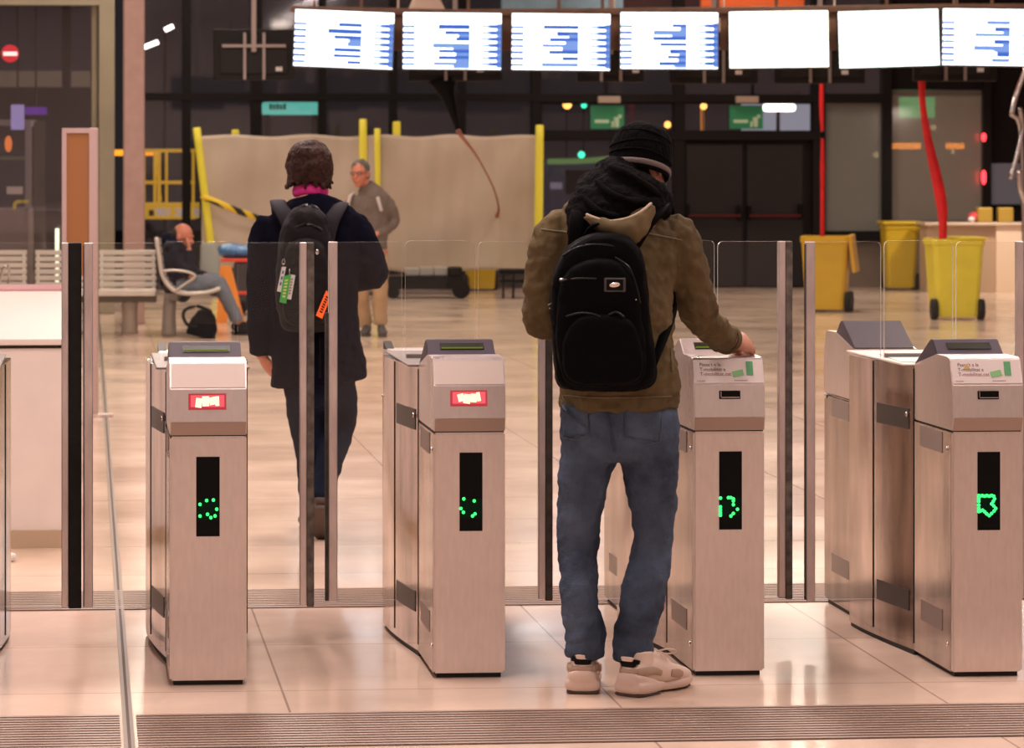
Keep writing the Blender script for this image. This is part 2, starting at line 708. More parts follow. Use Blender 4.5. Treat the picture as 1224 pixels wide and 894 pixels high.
# black double door with red push bars
M_door = mat('dark_door_leaf', (0.018, 0.015, 0.016, 1), 0.5, spec=0.2)
M_redbar = mat('dull_red_bar', (0.075, 0.006, 0.008, 1), 0.5, spec=0.2)
bm = BM()
wbox(bm, 812, 166, 974, 346, YB - 0.02, 0.06)
door = struct(obj('door_1', bm, M_frame))
for x0, x1 in ((820, 888), (893, 960)):
    bm = BM()
    wbox(bm, x0, 172, x1, 342, YB - 0.07, 0.05, 0.01)
    lf = obj('door_leaf', bm, M_door, door)
    lf['kind'] = 'structure'
    bm = BM()
    a, b = W(x0 + 3, 258, YB - 0.16), W(x1 - 3, 258, YB - 0.16)
    cyl(bm, a, b, 0.022)
    pb = obj('push_bar', bm, M_redbar, lf)
    bm = BM()
    hx = x1 - 5 if x0 < 850 else x0 + 3
    wbox(bm, hx - 2, 246, hx + 3, 262, YB - 0.17, 0.1, 0.01)
    wbox(bm, (x0 if x0 < 850 else x1 - 5), 244, (x0 + 5 if x0 < 850 else x1), 262, YB - 0.17, 0.1, 0.01)
    obj('push_bar_bracket', bm, M_black, lf)
M_doorclip = mat('beige_door_closer', (0.38, 0.29, 0.22, 1), 0.5)
for i, (x0, x1) in enumerate(((715, 742), (880, 907))):
    bm = BM()
    wbox(bm, x0, 115, x1, 123, YB - 0.22, 0.08, 0.01)
    o = obj('door_closer_cover', bm, M_doorclip)
    tag(o, 'small beige cover plate on the dark beam above the ' + ('left transom pane' if i == 0 else 'double doors'), 'cover plate', 'cover plates on the dark beam')

# green exit stickers behind the transom glass
M_signgreen = mat('sign_green', (0.015, 0.16, 0.065, 1), 0.5, emit=(0.01, 0.10, 0.04, 1), estr=0.35)
M_signpale = mat('sign_pale', (0.45, 0.62, 0.42, 1), 0.5)
for i, (x0, x1) in enumerate(((706, 746), (872, 912))):
    bm = BM()
    wbox(bm, x0, 126, x1, 154, YB - 0.06, 0.012)
    s = obj('exit_sign', bm, M_signgreen)
    tag(s, 'green exit sign on the transom glass ' + ('left of the beanie' if i == 0 else 'above the dark double doors'), 'exit sign', 'green exit signs')
    bm = BM()
    wbox(bm, x0 + 5, 143, x0 + 22, 147, YB - 0.065, 0.004)
    wbox(bm, x0 + 28, 140, x0 + 34, 152, YB - 0.065, 0.004)
    wbox(bm, x0 + 25, 145, x0 + 29, 152, YB - 0.065, 0.004)
    wbox(bm, x0 + 33, 137, x0 + 37, 141, YB - 0.065, 0.004)
    obj('pictogram', bm, M_signpale, s)

# ---------------------------------------------------------------- outside the glass
def lamp_dot(px, py, r, Y, m, label, cat='light', name='street_light', group=None):
    bm = BM()
    c = W(px, py, Y)
    ellipsoid(bm, c, (r, r, r), seg=12)
    o = obj(name, bm, m, smooth=True)
    tag(o, label, cat, group)
    bm = BM()
    cyl(bm, c + Vector((0, r, 0)), Vector((c.x, c.y + r, -0.04)), 0.015, n=8)
    obj('pole', bm, M_dark, o)
    return o


M_amber = emi('amber_light', (1.0, 0.42, 0.08, 1), 5)
M_whitel = emi('white_light', (1.0, 0.9, 0.85, 1), 6)
M_greenl = emi('green_signal', (0.05, 0.9, 0.45, 1), 3)
M_teal = emi('teal_sign', (0.16, 0.66, 0.52, 1), 0.95)
M_orangel = emi('orange_display', (1.0, 0.33, 0.02, 1), 1.6)
M_redl = emi('red_light', (1.0, 0.03, 0.04, 1), 5)
lamp_dot(678, 125, 0.08, 60, M_amber, 'round amber street light through the left transom pane', group='lights beyond the glass')
lamp_dot(841, 127, 0.06, 60, M_amber, 'small amber street light left of the green sign over the doors', group='lights beyond the glass')
lamp_dot(798, 149, 0.06, 60, M_amber, 'low amber street light at the right end of the left transom', group='lights beyond the glass')
lamp_dot(698, 126, 0.05, 60, M_greenl, 'green signal light beside the amber one in the left transom', group='lights beyond the glass')
lamp_dot(695, 185, 0.06, 58, M_greenl, 'green signal light above the bus roof', group='lights beyond the glass')
bm = BM()
a, b = W(838, 130, 61), W(842, 130, 61)
box(bm, a.x, 61, -0.04, b.x, 61.06, a.z, 0.02)
tag(obj('lit_post', bm, emi('dim_amber', (1.0, 0.35, 0.08, 1), 0.8)), 'slim amber glowing post beyond the right transom', 'light')
bm = BM()
wbox(bm, 914, 124, 952, 133, 52, 0.2, 0.05)
o = obj('tube_light', bm, M_whitel)
tag(o, 'white strip light seen through the transom over the doors', 'light')
bm = BM()
a = W(930, 130, 52.1)
cyl(bm, a, Vector((a.x, a.y, -0.04)), 0.03, n=8)
obj('pole', bm, M_dark, o)
bm = BM()
a, b = W(890, 118, 56), W(985, 118, 56)
box(bm, a.x, 56, -0.04, b.x, 56.3, a.z)
tag(obj('outside_panel', bm, mat('pale_blue_panel', (0.5, 0.54, 0.66, 1), 0.6, emit=(0.4, 0.42, 0.5, 1), estr=0.75)), 'pale blue lit panel behind the transom over the doors', 'panel')
bm = BM()
wbox(bm, 313, 122, 383, 137, 52, 0.25, 0.05)
t = obj('shop_sign', bm, M_teal)
for x in (320, 376):
    bm = BM()
    a = W(x, 136, 52.1)
    cyl(bm, a, Vector((a.x, a.y, -0.04)), 0.05, n=10)
    obj('post', bm, M_dark, t)
tag(t, 'teal lit shop sign beyond the glass, left of the screens', 'sign')
bm = BM()
for k in range(5):
    wbox(bm, 322 + k * 4.2, 124 + (k % 2), 325 + k * 4.2, 131, 51.95, 0.02)
obj('lettering', bm, mat('sign_dark', (0.02, 0.1, 0.08, 1), 0.5), t)

# bus beyond the glass
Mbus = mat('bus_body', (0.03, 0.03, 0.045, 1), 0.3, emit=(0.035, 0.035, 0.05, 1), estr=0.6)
bm = BM()
wbox(bm, 655, 192, 800, 302, 54, 2.4, 0.25)
bus = obj('bus', bm, Mbus)
tag(bus, 'dark city bus with a green roof edge parked outside the glass', 'bus')
bm = BM()
a, b = W(656, 193, 53.9), W(735, 189, 53.9)
loft(bm, [a, W(695, 192.5, 53.9), b], [(0.045, 0.09)] * 3, n=10, side=(0, 0, 1))
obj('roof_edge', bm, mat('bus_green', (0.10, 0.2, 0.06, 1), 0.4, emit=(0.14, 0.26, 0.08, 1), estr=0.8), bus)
bm = BM()
wbox(bm, 658, 218, 672, 226, 53.95, 0.04)
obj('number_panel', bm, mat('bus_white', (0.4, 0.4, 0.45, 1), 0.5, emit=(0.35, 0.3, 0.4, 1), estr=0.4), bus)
for x0, x1 in ((676, 708), (712, 744), (748, 790)):
    bm = BM()
    wbox(bm, x0, 203, x1, 232, 53.95, 0.04, 0.01)
    obj('bus_window', bm, M_black, bus)
for x in (672, 780):
    bm = BM()
    a = W(x, 300, 53.9)
    a.z = 0.42
    cyl(bm, a, a + Vector((0, 0.4, 0)), 0.45, n=20)
    obj('wheel', bm, M_black, bus)

# yellow work platform outside, far left
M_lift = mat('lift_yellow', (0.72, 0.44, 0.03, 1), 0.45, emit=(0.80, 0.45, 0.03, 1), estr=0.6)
lift, q = frame_at('scissor_lift', 205, 48.5, 'yellow railed lifting platform parked outside behind the pink column', 'lift')
bm = BM()
for x in (172, 185, 199, 231):
    cyl(bm, q(x, 180, 0), q(x, 262, 0), 0.022, n=8)
    cyl(bm, q(x, 180, 1.2), q(x, 262, 1.2), 0.022, n=8)
for y in (180, 218):
    cyl(bm, q(170, y, 0), q(233, y, 0), 0.026, n=8)
    cyl(bm, q(170, y, 1.2), q(233, y, 1.2), 0.026, n=8)
cyl(bm, q(185, 180, 0), q(192, 240, 0), 0.02, n=8)
cyl(bm, q(190, 180, 0), q(190, 244, 0), 0.03, n=8)
obj('guard_rail', bm, M_lift, lift)
bm = BM()
qbox(bm, q, 168, 243, 233, 262, -0.03, 1.25, 0.01)
obj('platform', bm, M_lift, lift)
bm = BM()
for s in (-1, 1):
    cyl(bm, q(175, 268, 0.2), q(228, 330, 0.2), 0.05, n=8)
    cyl(bm, q(228, 268, 0.9), q(175, 330, 0.9), 0.05, n=8)
obj('scissor_arms', bm, M_dark, lift)
bm = BM()
a, b = q(165, 330, 0), q(235, 356, 0)
box(bm, a.x, 0, 0.0, b.x, 1.2, a.z, 0.03)
obj('chassis', bm, M_dark, lift)
text_obj('phone_number', '901 200 0', 0.155, mat('sticker_white', (0.8, 0.8, 0.85, 1), 0.5, emit=(0.5, 0.5, 0.6, 1), estr=0.4), lift, q(186, 258, -0.045), extrude=0.002, bold=0.006)
bm = BM()
qbox(bm, q, 178, 251, 184, 258, -0.04, 0)
obj('sticker', bm, M_redbar, lift)
# orange light line outside
bm = BM()
wbox(bm, 131, 179, 190, 186, 50, 0.1, 0.02)
o = obj('orange_light_bar', bm, M_orangel)
tag(o, 'orange light bar glowing beyond the glass beside the pink column', 'light bar')
bm = BM()
a = W(160, 184, 50.05)
cyl(bm, a, Vector((a.x, a.y, -0.04)), 0.03, n=8)
obj('pole', bm, M_dark, o)
for i, (x0, y0, x1, y1) in enumerate(((171, 57, 189, 50), (197, 36, 207, 31))):
    bm = BM()
    cyl(bm, W(x0, y0, 52), W(x1, y1, 52), 0.035, n=8)
    o = obj('tube_light', bm, M_whitel)
    tag(o, ('longer' if i == 0 else 'shorter') + ' white slanting tube light high beyond the glass right of the pink column', 'light')
    bm = BM()
    a = W(x0, y0, 52.05)
    cyl(bm, a, Vector((a.x, a.y, -0.04)), 0.03, n=8)
    obj('pole', bm, M_dark, o)
# orange lights and a panel glowing as the green reflection seen in the dusty window
for i, (x0, x1) in enumerate(((1064, 1101), (1131, 1153))):
    bm = BM()
    wbox(bm, x0, 171, x1, 178, YB + 0.5, 0.05, 0.01)
    o = obj('orange_light_bar', bm, emi('orange_far', (1.0, 0.30, 0.02, 1), 18))
    tag(o, 'orange light bar in the dusty right window, ' + ('left' if i == 0 else 'right') + ' of the red ribbon', 'light bar')
    bm = BM()
    a = W((x0 + x1) / 2, 175, YB + 0.53)
    cyl(bm, a, Vector((a.x, a.y, -0.04)), 0.015, n=8)
    obj('pole', bm, M_dark, o)
bm = BM()
wbox(bm, 1075, 116, 1118, 141, YB + 0.5, 0.05, 0.02)
xl = obj('exit_reflection', bm, emi('green_far', (0.05, 0.75, 0.25, 1), 7.0))  # glowing panel put in place of a green reflection
tag(xl, 'green glowing panel standing in for an exit reflection in the top of the dusty right window', 'exit reflection')
bm = BM()
a = W(1108, 140, YB + 0.53)
cyl(bm, a, Vector((a.x, a.y, -0.04)), 0.015, n=8)
obj('pole', bm, M_dark, xl)
for x, y, n in ((1116, 152, 'above the orange bar in the dusty window'), (1140, 181, 'just below the orange bar in the dusty window'), (1047, 185, 'in the narrow glass left of the dusty window')):
    lamp_dot(x, y, 0.04, YB + 0.6, emi('yellow_dot', (1, 0.8, 0.4, 1), 6), 'tiny yellow light ' + n, group='tiny yellow lights')
for (y, r, n) in ((164, 0.035, 'small red light above the larger red light on the right dark wall'), (212, 0.06, 'tall red light on the right dark wall beside the blue board')):
    bm = BM()
    ellipsoid(bm, W(1176, y, YB - 0.16), (0.035, 0.03, r * 1.7), seg=12)
    tag(obj('red_lamp', bm, M_redl, smooth=True), n, 'light')

# ---------------------------------------------------------------- sheet on yellow sleeved posts
M_sheet = mat('beige_sheeting', (0.50, 0.41, 0.32, 1), 0.75, noise=0.10, nscale=1.2, bump=0.25, bscale=5)


def sheet(x0, x1, yt, yb, Y, seedv):
    bm = BM()
    nx, nz = 90, 34
    rnd = random.Random(seedv)
    ph = [rnd.uniform(0, 6) for _ in range(5)]
    grid = {}
    for i in range(nx + 1):
        for j in range(nz + 1):
            u, v = i / nx, j / nz
            x = x0 + (x1 - x0) * u
            sag = 0.8 * math.sin(u * 5 * PI + ph[0]) * (1 - v) + 0.7 * math.sin(u * 13 + ph[1])
            y = yt + sag + (yb + 3 * math.sin(u * 9 + ph[2]) - yt - sag) * v
            p = W(x, y, Y)
            p.y += 0.022 * math.sin(u * 17 + ph[2]) * (0.3 + v) + 0.006 * math.sin(u * 53 + 3 * v + ph[3]) + 0.012 * math.sin(v * 11 + u * 8)
            grid[i, j] = bm.verts.new(p)
    for i in range(nx):
        for j in range(nz):
            bm.faces.new((grid[i, j], grid[i + 1, j], grid[i + 1, j + 1], grid[i, j + 1]))
    o = obj('protective_sheet', bm, M_sheet, smooth=True)
    s = o.modifiers.new('thickness', 'SOLIDIFY')
    s.thickness = 0.01
    return o


tag(sheet(241, 453, 162, 322, 43.3, 3), 'left beige protective sheet, hung between the leaning post and the post pair', 'sheet', 'beige sheets')
tag(sheet(448, 641, 162, 325, 43.38, 5), 'right beige protective sheet, hung between the post pair and the tall right post', 'sheet', 'beige sheets')


def sleeve_post(xt, yt, xb, Y, w, label, cap=True):
    t = W(xt, yt, Y)
    b0 = W(xb, 346, Y)
    bm = BM()
    b = Vector((b0.x, Y, 0.03))
    loft(bm, [b, (b + t) / 2, t], [w, w * 0.95, w * 0.9], n=12, dome=0.2)
    bm2 = BM()
    box(bm2, b.x - 0.08, Y - 0.08, 0, b.x + 0.08, Y + 0.08, 0.04, 0.01)
    base = obj('sleeved_post', bm, M_yelpost, smooth=True)
    tag(base, label, 'post', 'yellow sleeved posts')
    obj('foot_plate', bm2, M_dark, base)
    return base


sleeve_post(235, 153, 259, 43.19, 0.055, 'leaning yellow post at the left end of the sheeting')
sleeve_post(434, 143, 434, 43.3, 0.056, 'taller of the two yellow posts behind the man in the grey jumper')
sleeve_post(451, 154, 451, 43.3, 0.045, 'shorter of the two yellow posts behind the man in the grey jumper')
sleeve_post(645, 150, 643, 43.2, 0.06, 'yellow post at the right end of the sheeting beside the beanie')
for x0, y0, x1, y1, n in ((277, 155, 286, 163, 'small yellow cap on top of the left sheet'), (470, 145, 479, 161, 'small yellow cap on top of the right sheet')):
    bm = BM()
    wbox(bm, x0, y0, x1, y1 + 2, 43.4, 0.1, 0.02)
    o = obj('post_cap', bm, M_yelpost)
    tag(o, n, 'post cap')
    bm = BM()
    a = W((x0 + x1) / 2, y1, 43.48)
    cyl(bm, Vector((a.x, 43.48, 0)), Vector((a.x, 43.48, a.z)), 0.02, n=8)
    obj('rod', bm, M_dark, o)

# striped tape
bm = BM()
pts = [W(241, 234, 43.17), W(262, 243, 43.0), W(284, 252, 43.0), W(312, 262, 43.1)]
pp = catmull([list(p) for p in pts], 8)
M_tape2 = bpy.data.materials.new('hazard_tape')
M_tape2.use_nodes = True
nt = M_tape2.node_tree
tc = nt.nodes.new('ShaderNodeTexCoord')
wv = nt.nodes.new('ShaderNodeTexWave')
wv.bands_direction = 'DIAGONAL'
wv.inputs['Scale'].default_value = 2.6
wv.inputs['Distortion'].default_value = 0
cr = nt.nodes.new('ShaderNodeValToRGB')
cr.color_ramp.interpolation = 'CONSTANT'
cr.color_ramp.elements[0].color = (0.8, 0.55, 0.03, 1)
cr.color_ramp.elements[1].position = 0.5
cr.color_ramp.elements[1].color = (0.01, 0.01, 0.01, 1)
nt.links.new(tc.outputs['Object'], wv.inputs[0])
nt.links.new(wv.outputs[1], cr.inputs[0])
nt.links.new(cr.outputs[0], nt.nodes['Principled BSDF'].inputs['Base Color'])
loft(bm, [Vector(p) for p in pp], [(0.012, 0.04)] * len(pp), side=(0, 1, 0), n=8, k=1)
tag(obj('barrier_tape', bm, M_tape2, smooth=True), 'yellow and black striped tape tied to the leaning yellow post', 'tape')

# black cable funnel with red cord in front of the sheet
bm = BM()
loft(bm, [P(530, 95, 36.24), P(533, 108, 36.24), P(539, 125, 36.24), P(548, 158, 36.24)], [(0.17, 0.06), (0.10, 0.06), (0.06, 0.05), (0.02, 0.02)], n=12)
fun = obj('cable_bundle', bm, M_black, smooth=True)
tag(fun, 'black bundle of cables hanging below the second screen', 'cable')
bm = BM()
pts = [P(548, 157, 36.24), P(552, 163, 36.5), W(572, 190, 40), W(590, 225, 42.4), W(596, 248, 43.1), W(594, 258, 43.3)]
loft(bm, pts, [0.03, 0.022, 0.012, 0.012, 0.014, 0.03], n=8)
obj('red_cord', bm, mat('faded_red_cord', (0.35, 0.12, 0.08, 1), 0.6), fun, smooth=True)

# ---------------------------------------------------------------- departure screens on their truss
M_scrw = emi('screen_white', (0.93, 0.97, 1.0, 1), 3.0)
M_scrwarm = emi('screen_warm_white', (1.0, 0.98, 0.84, 1), 3.0)
M_scrgreen = emi('screen_green_white', (0.88, 1.0, 0.93, 1), 3.0)
M_scrb = emi('screen_blue', (0.08, 0.19, 0.75, 1), 0.85)
M_scrlb = emi('screen_light_blue', (0.26, 0.42, 0.92, 1), 0.9)
M_bezel = mat('screen_bezel', (0.012, 0.012, 0.014, 1), 0.4)
M_truss = mat('rusty_brown_beam', (0.20, 0.10, 0.06, 1), 0.6, noise=0.2)
M_bracket = mat('grey_bracket', (0.33, 0.27, 0.25, 1), 0.45, 0.5)

truss, q = frame_at('screen_truss', 790, 35.3, 'long brown steel beam carrying the row of departure screens', 'beam')
bm = BM()
for xa, ya, xb, yb in ((350, 11, 545, 15), (545, 15, 860, 12.5), (860, 12.5, 1130, 8.5), (1130, 8.5, 1330, 8)):
    p0, p1 = q(xa, ya, 0), q(xb, yb, 0)
    loft(bm, [p0, p1], [(0.035, 0.035)] * 2, n=8, k=1, side=(0, 0, 1), power=6)
obj('beam', bm, M_truss, truss)
bm = BM()
for x in (376, 432, 560, 668, 720, 858, 928, 1060, 1142, 1186):
    p0 = q(x, 12, 0.0)
    cyl(bm, p0, Vector((p0.x, p0.y, 5.99)), 0.018, n=8)
for x in (476, 605, 735, 866, 997, 1124):
    p0 = q(x, 12, 0.08)
    p1 = q(x, 60, 0.08)
    box(bm, p0.x - 0.045, 0.06, p1.z, p0.x + 0.045, 0.1, p0.z)
obj('hanger', bm, M_truss, truss)

xs = [(352, 470), (482, 599), (612, 729), (742, 858), (872, 990), (1003, 1122), (1127, 1245)]
roll = [2.3, 0.6, 0.6, 0.2, -0.8, -1.8, 0.8]
yc = [47, 49, 50, 48.5, 47, 46, 44.5]
ordn = ['first', 'second', 'third', 'fourth', 'fifth', 'sixth', 'seventh']
rows = [(0, 8, 0.30, 0.0), ]
rs = random.Random(11)
for i, ((x0, x1), rl, y) in enumerate(zip(xs, roll, yc)):
    cx = (x0 + x1) / 2
    s, q = frame_at('departure_screen', cx, 35.0)
    kind = M_scrwarm if i == 4 else M_scrgreen if i == 5 else M_scrw
    lab = ('blank warm white departure screen' if i == 4 else 'blank greenish white departure screen' if i == 5 else
           'departure screen with blue rows, ' + ordn[i] + ' from the left in the hanging row')
    if i in (4, 5):
        lab += ' in the hanging row'
    tag(s, lab, 'screen', 'departure screens on the truss')
    h = 67
    c = q(cx, y, 0)
    s.location.z = c.z
    s.rotation_euler = Euler((math.radians(0), math.radians(rl), -TH), 'XYZ')
    sw = (x1 - x0) * 35 / FPX / 2
    sh = h * 35 / FPX / 2
    bm = BM()
    box(bm, -sw - 0.012, 0.004, -sh - 0.014, sw + 0.012, 0.09, sh + 0.012, 0.006)
    obj('housing', bm, M_bezel, s)
    bm = BM()
    box(bm, -sw, -0.004, -sh, sw, 0.006, sh)
    mats = [kind, M_scrb, M_scrlb]

    def bar(mi, u0, v0, u1, v1):
        n0 = len(bm.faces)
        box(bm, -sw + 2 * sw * u0, -0.0055, sh - 2 * sh * v1, -sw + 2 * sw * u1, -0.004, sh - 2 * sh * v0)
        bm.faces.ensure_lookup_table()
        for f in bm.faces[n0:]:
            f.material_index = mi
    if i not in (4, 5):
        for r in range(7):
            v = 0.205 + r * 0.112
            bar(1 if r % 3 else 2, 0.0, v + 0.018, 0.12, v + 0.068)
            L = rs.uniform(0.12, 0.38)
            bar(1 if rs.random() < 0.7 else 2, 0.68 - L, v, 0.68, v + rs.choice((0.06, 0.07, 0.085)))
            if rs.random() < 0.4:
                bar(2, 0.68 - L * 0.45, v + 0.05, 0.68, v + 0.112)
            bar(2, 0.80, v + 0.012, 0.90, v + 0.05)
            bar(1, 0.87, v - 0.002, 0.995, v + 0.066)
            bar(2, 0.955, v - 0.02, 1.0, v + 0.10)
    if i == 5:
        bar(2, 0.80, 0.35, 0.805, 0.5)
    obj('display', bm, mats, s)
    bm = BM()
    box(bm, -0.04, 0.09, -0.05, 0.04, 0.2, 0.05)
    box(bm, -0.03, 0.2, -0.05, 0.03, 0.235, sh + 0.02)
    obj('mount', bm, M_bracket, s)

# screens facing the other way, seen from behind
M_backpl = mat('screen_back', (0.012, 0.010, 0.010, 1), 0.5, spec=0.2)
for i, (x0, y0, x1, y1, lab) in enumerate((
        (255, 35, 352, 96, 'dark screen seen from behind, alone at the left end of the row'),
        (488, 35, 600, 97, 'dark screen back under the second lit screen'),
        (690, 38, 770, 98, 'dark screen back between the third and fourth lit screens'),
        (800, 38, 906, 100, 'dark screen back under the gap left of the blank warm screen'),
        (926, 38, 1034, 100, 'dark screen back below the gap between the two blank screens'),
        (1092, 38, 1192, 97, 'dark screen back under the gap left of the last screen'))):
    cx = (x0 + x1) / 2
    s, q = frame_at('departure_screen', cx, 36.2)
    tag(s, lab, 'screen', 'screens seen from behind')
    bm = BM()
    qbox(bm, q, x0, y0, x1, y1, 0.0, 0.08, 0.01)
    obj('housing', bm, M_backpl, s)
    bm = BM()
    qbox(bm, q, x0 + 8, y1 - 45, x1 - 8, y1 - 8, -0.03, 0.0, 0.008)
    obj('rear_cover', bm, mat('rear_cover', (0.018, 0.015, 0.015, 1), 0.5, spec=0.2), s)
    bm = BM()
    for xx in (cx - 11, cx + 12):
        qbox(bm, q, xx - 1.7, y0 + 4, xx + 1.7, y1 - 1, -0.06, -0.03)
    qbox(bm, q, cx - 38, y0 + 18, cx + 38, y0 + 21.5, -0.08, -0.055)
    p0 = q(cx, y0 + 27, -0.07)
    box(bm, p0.x - 0.025, -0.1, p0.z, p0.x + 0.025, -0.06, 5.99)
    obj('bracket', bm, M_bracket, s)
    bm = BM()
    qbox(bm, q, cx + 26, y1 - 16, cx + 34, y1 - 11, -0.036, -0.03)
    obj('sticker', bm, M_white, s)

# upper boards above the truss
bm = BM()
wbox(bm, 838, -120, 962, 9, 42, 0.12, 0.02)
tag(obj('orange_board', bm, mat('orange_board', (0.75, 0.13, 0.02, 1), 0.5)), 'orange board above the two middle screens at the top edge', 'board')
bm = BM()
wbox(bm, 600, -120, 745, 12, 43, 0.12, 0.02)
tag(obj('blue_board', bm, mat('pale_blue_board', (0.16, 0.26, 0.34, 1), 0.5, noise=0.3, nscale=2)), 'dull blue board above the third and fourth screens at the top edge', 'board')
bm = BM()
loft(bm, [W(508, -60, 40), W(508, -10, 40), W(509, 4, 40), W(510, 16, 40)], [(0.12, 0.08), (0.14, 0.08), (0.19, 0.1), (0.24, 0.1)], n=14)
tag(obj('white_cloth', bm, mat('cream_cloth', (0.6, 0.45, 0.38, 1), 0.8), smooth=True), 'cream cloth bundle hanging above the second screen', 'cloth')
for x0, y0, x1, y1, w in ((727, 25, 741, 45, 'third'), (858, 22, 872, 48, 'fourth'), (992, 22, 1003, 55, 'fifth'), (470, 22, 482, 60, 'first')):
    bm = BM()
    wbox(bm, x0 - 1, y0, x1 + 1, y1, 38, 0.05, 0.01)
    a = W((x0 + x1) / 2, y0 + 3, 38.03)
    cyl(bm, a, Vector((a.x, 38.03, 5.99)), 0.012, n=8)
    tag(obj('paper_panel', bm, mat('cream_panel', (0.52, 0.42, 0.36, 1), 0.7)), 'cream panel in the gap right of the ' + w + ' screen', 'panel', 'cream panels behind the screens')

# ---------------------------------------------------------------- left vestibule
M_olive = mat('olive_grey_column', (0.30, 0.27, 0.19, 1), 0.55, noise=0.12, nscale=2)
M_pinkcol = mat('pinkish_metal_column', (0.42, 0.27, 0.235, 1), 0.45, 0.2, noise=0.08)
YL = 38.0
zt = 5.99


def column(x0, x1, Y, dep, m):
    a, b = W(x0, 300, Y), W(x1, 300, Y)
    bm = BM()
    box(bm, a.x, Y, 0, b.x, Y + dep, zt, 0.015)
    return struct(obj('column', bm, m))


column(118, 137, YL, 0.35, M_olive)
column(109, 117, YL + 0.1, 0.2, M_olive)
column(147.5, 173, 35.5, 0.3, M_pinkcol)
bm = BM()
wbox(bm, -400, -3, 120, 4, YL, 0.2)
struct(obj('trim_50', bm, M_olive))
wv2 = window(-400, 4, 110, 352, YL + 0.1, M_pane, fr=0)
for x0, x1 in ((74, 85), (-60, -50)):
    bm = BM()
    wbox(bm, x0, 4, x1, 352, YL + 0.2, 0.1)
    struct(obj('trim_%d' % (51 + (x0 < 0)), bm, M_frame))
bm = BM()
wbox(bm, -400, -185, 118, -4, YL + 0.05, 0.2)
struct(obj('wall_upper', bm, M_walldark))
bm = BM()
wbox(bm, -400, 85, 108, 103, 44.8, 0.1)
struct(obj('trim_54', bm, mat('dull_grey_beam', (0.10, 0.09, 0.07, 1), 0.6)))
bm = BM()
wbox(bm, -200, 103, 110, 350, 45.2, 0.1)
struct(obj('wall_dark', bm, M_walldark))

# round no-entry sign on the glass
sg, q = frame_at('no_entry_sign', 12, 37.875, 'round red no-entry sign with a white bar on the left glass', 'sign')
bm = BM()
c = q(12, 64, 0)
cyl(bm, c, c + Vector((0, 0.012, 0)), 0.1, n=36)
obj('disc', bm, mat('sign_red', (0.62, 0.02, 0.045, 1), 0.4, emit=(0.6, 0.02, 0.04, 1), estr=0.12), sg)
bm = BM()
qbox(bm, q, 4, 62, 20.5, 66.5, -0.006, 0.0)
obj('bar', bm, mat('sign_white', (0.9, 0.88, 0.9, 1), 0.4, emit=(0.9, 0.88, 0.9, 1), estr=0.5), sg)

# kiosk behind glass at far left
k, q = frame_at('vending_kiosk', 8, 39.5, 'grey glazed kiosk behind the left glass with an orange lamp inside', 'kiosk')
bm = BM()
a, b = q(-60, 249, 0), q(34, 249, 0)
box(bm, a.x, 0, 0, b.x, 1.0, a.z, 0.01)
obj('base', bm, mat('grey_panel', (0.24, 0.20, 0.19, 1), 0.6), k)
bm = BM()
qbox(bm, q, -60, 143, 34, 150, -0.01, 1.0)
qbox(bm, q, 30, 143, 37, 249, -0.02, 0.06)
obj('frame', bm, mat('grey_kiosk_frame', (0.28, 0.26, 0.28, 1), 0.5), k)
bm = BM()
qbox(bm, q, -60, 150, 31, 249, 0.6, 0.65)
obj('rear_panel', bm, mat('dark_blue_panel', (0.014, 0.018, 0.035, 1), 0.4), k)
bm = BM()
qbox(bm, q, 0, 187, 31, 191, 0.1, 0.14)
obj('shelf', bm, mat('shelf_green', (0.12, 0.18, 0.10, 1), 0.5), k)
bm = BM()
ellipsoid(bm, q(10, 172, 0.3), (0.045, 0.04, 0.1), seg=12)
obj('lamp', bm, emi('orange_lamp', (1.0, 0.25, 0.05, 1), 0.9), k, smooth=True)
bm = BM()
qbox(bm, q, 8, 223, 27, 232, -0.03, -0.01)
obj('label_plate', bm, M_white, k)
bm = BM()
loft(bm, [q(17, 249, -0.12), q(18, 243, -0.12), q(23, 241, -0.12), q(33, 241, -0.12)], [0.02] * 4, n=8)
obj('grab_handle', bm, M_yelpale, k, smooth=True)
bm = BM()
wbox(bm, 13, 125, 29, 155, 39.2, 0.06, 0.01)
o = obj('lilac_screen', bm, emi('lilac', (0.42, 0.32, 0.62, 1), 0.8))
tag(o, 'lilac glowing screen hanging over the left kiosk', 'screen')
bm = BM()
a = W(21, 128, 39.23)
cyl(bm, a, Vector((a.x, a.y, 5.99)), 0.012, n=8)
obj('rod', bm, M_dark, o)
bm = BM()
wbox(bm, 30, 128, 56, 137, 39.3, 0.06, 0.01)
o = obj('violet_sign', bm, emi('violet', (0.20, 0.04, 0.45, 1), 0.6))
tag(o, 'violet lit sign strip right of the lilac screen', 'sign')
bm = BM()
a = W(43, 130, 39.33)
cyl(bm, a, Vector((a.x, a.y, 5.99)), 0.012, n=8)
obj('rod', bm, M_dark, o)
bm = BM()
a, b = W(40, 145, 39.0), W(54, 145, 39.0)
box(bm, a.x, 39.0, 0, b.x, 39.15, a.z, 0.01)
tag(obj('gate_post', bm, mat('dark_olive_metal', (0.05, 0.042, 0.032, 1), 0.5)), 'dark olive upright post right of the left kiosk', 'post')
bm = BM()
a, b = W(66, 273, 37), W(70.5, 300, 37)
box(bm, a.x, 37, 0, b.x, 37.05, a.z, 0.01)
tag(obj('lit_strip', bm, emi('pale_yellow_light', (1, 0.95, 0.7, 1), 1.6)), 'short pale yellow light strip beside the totem', 'light strip')

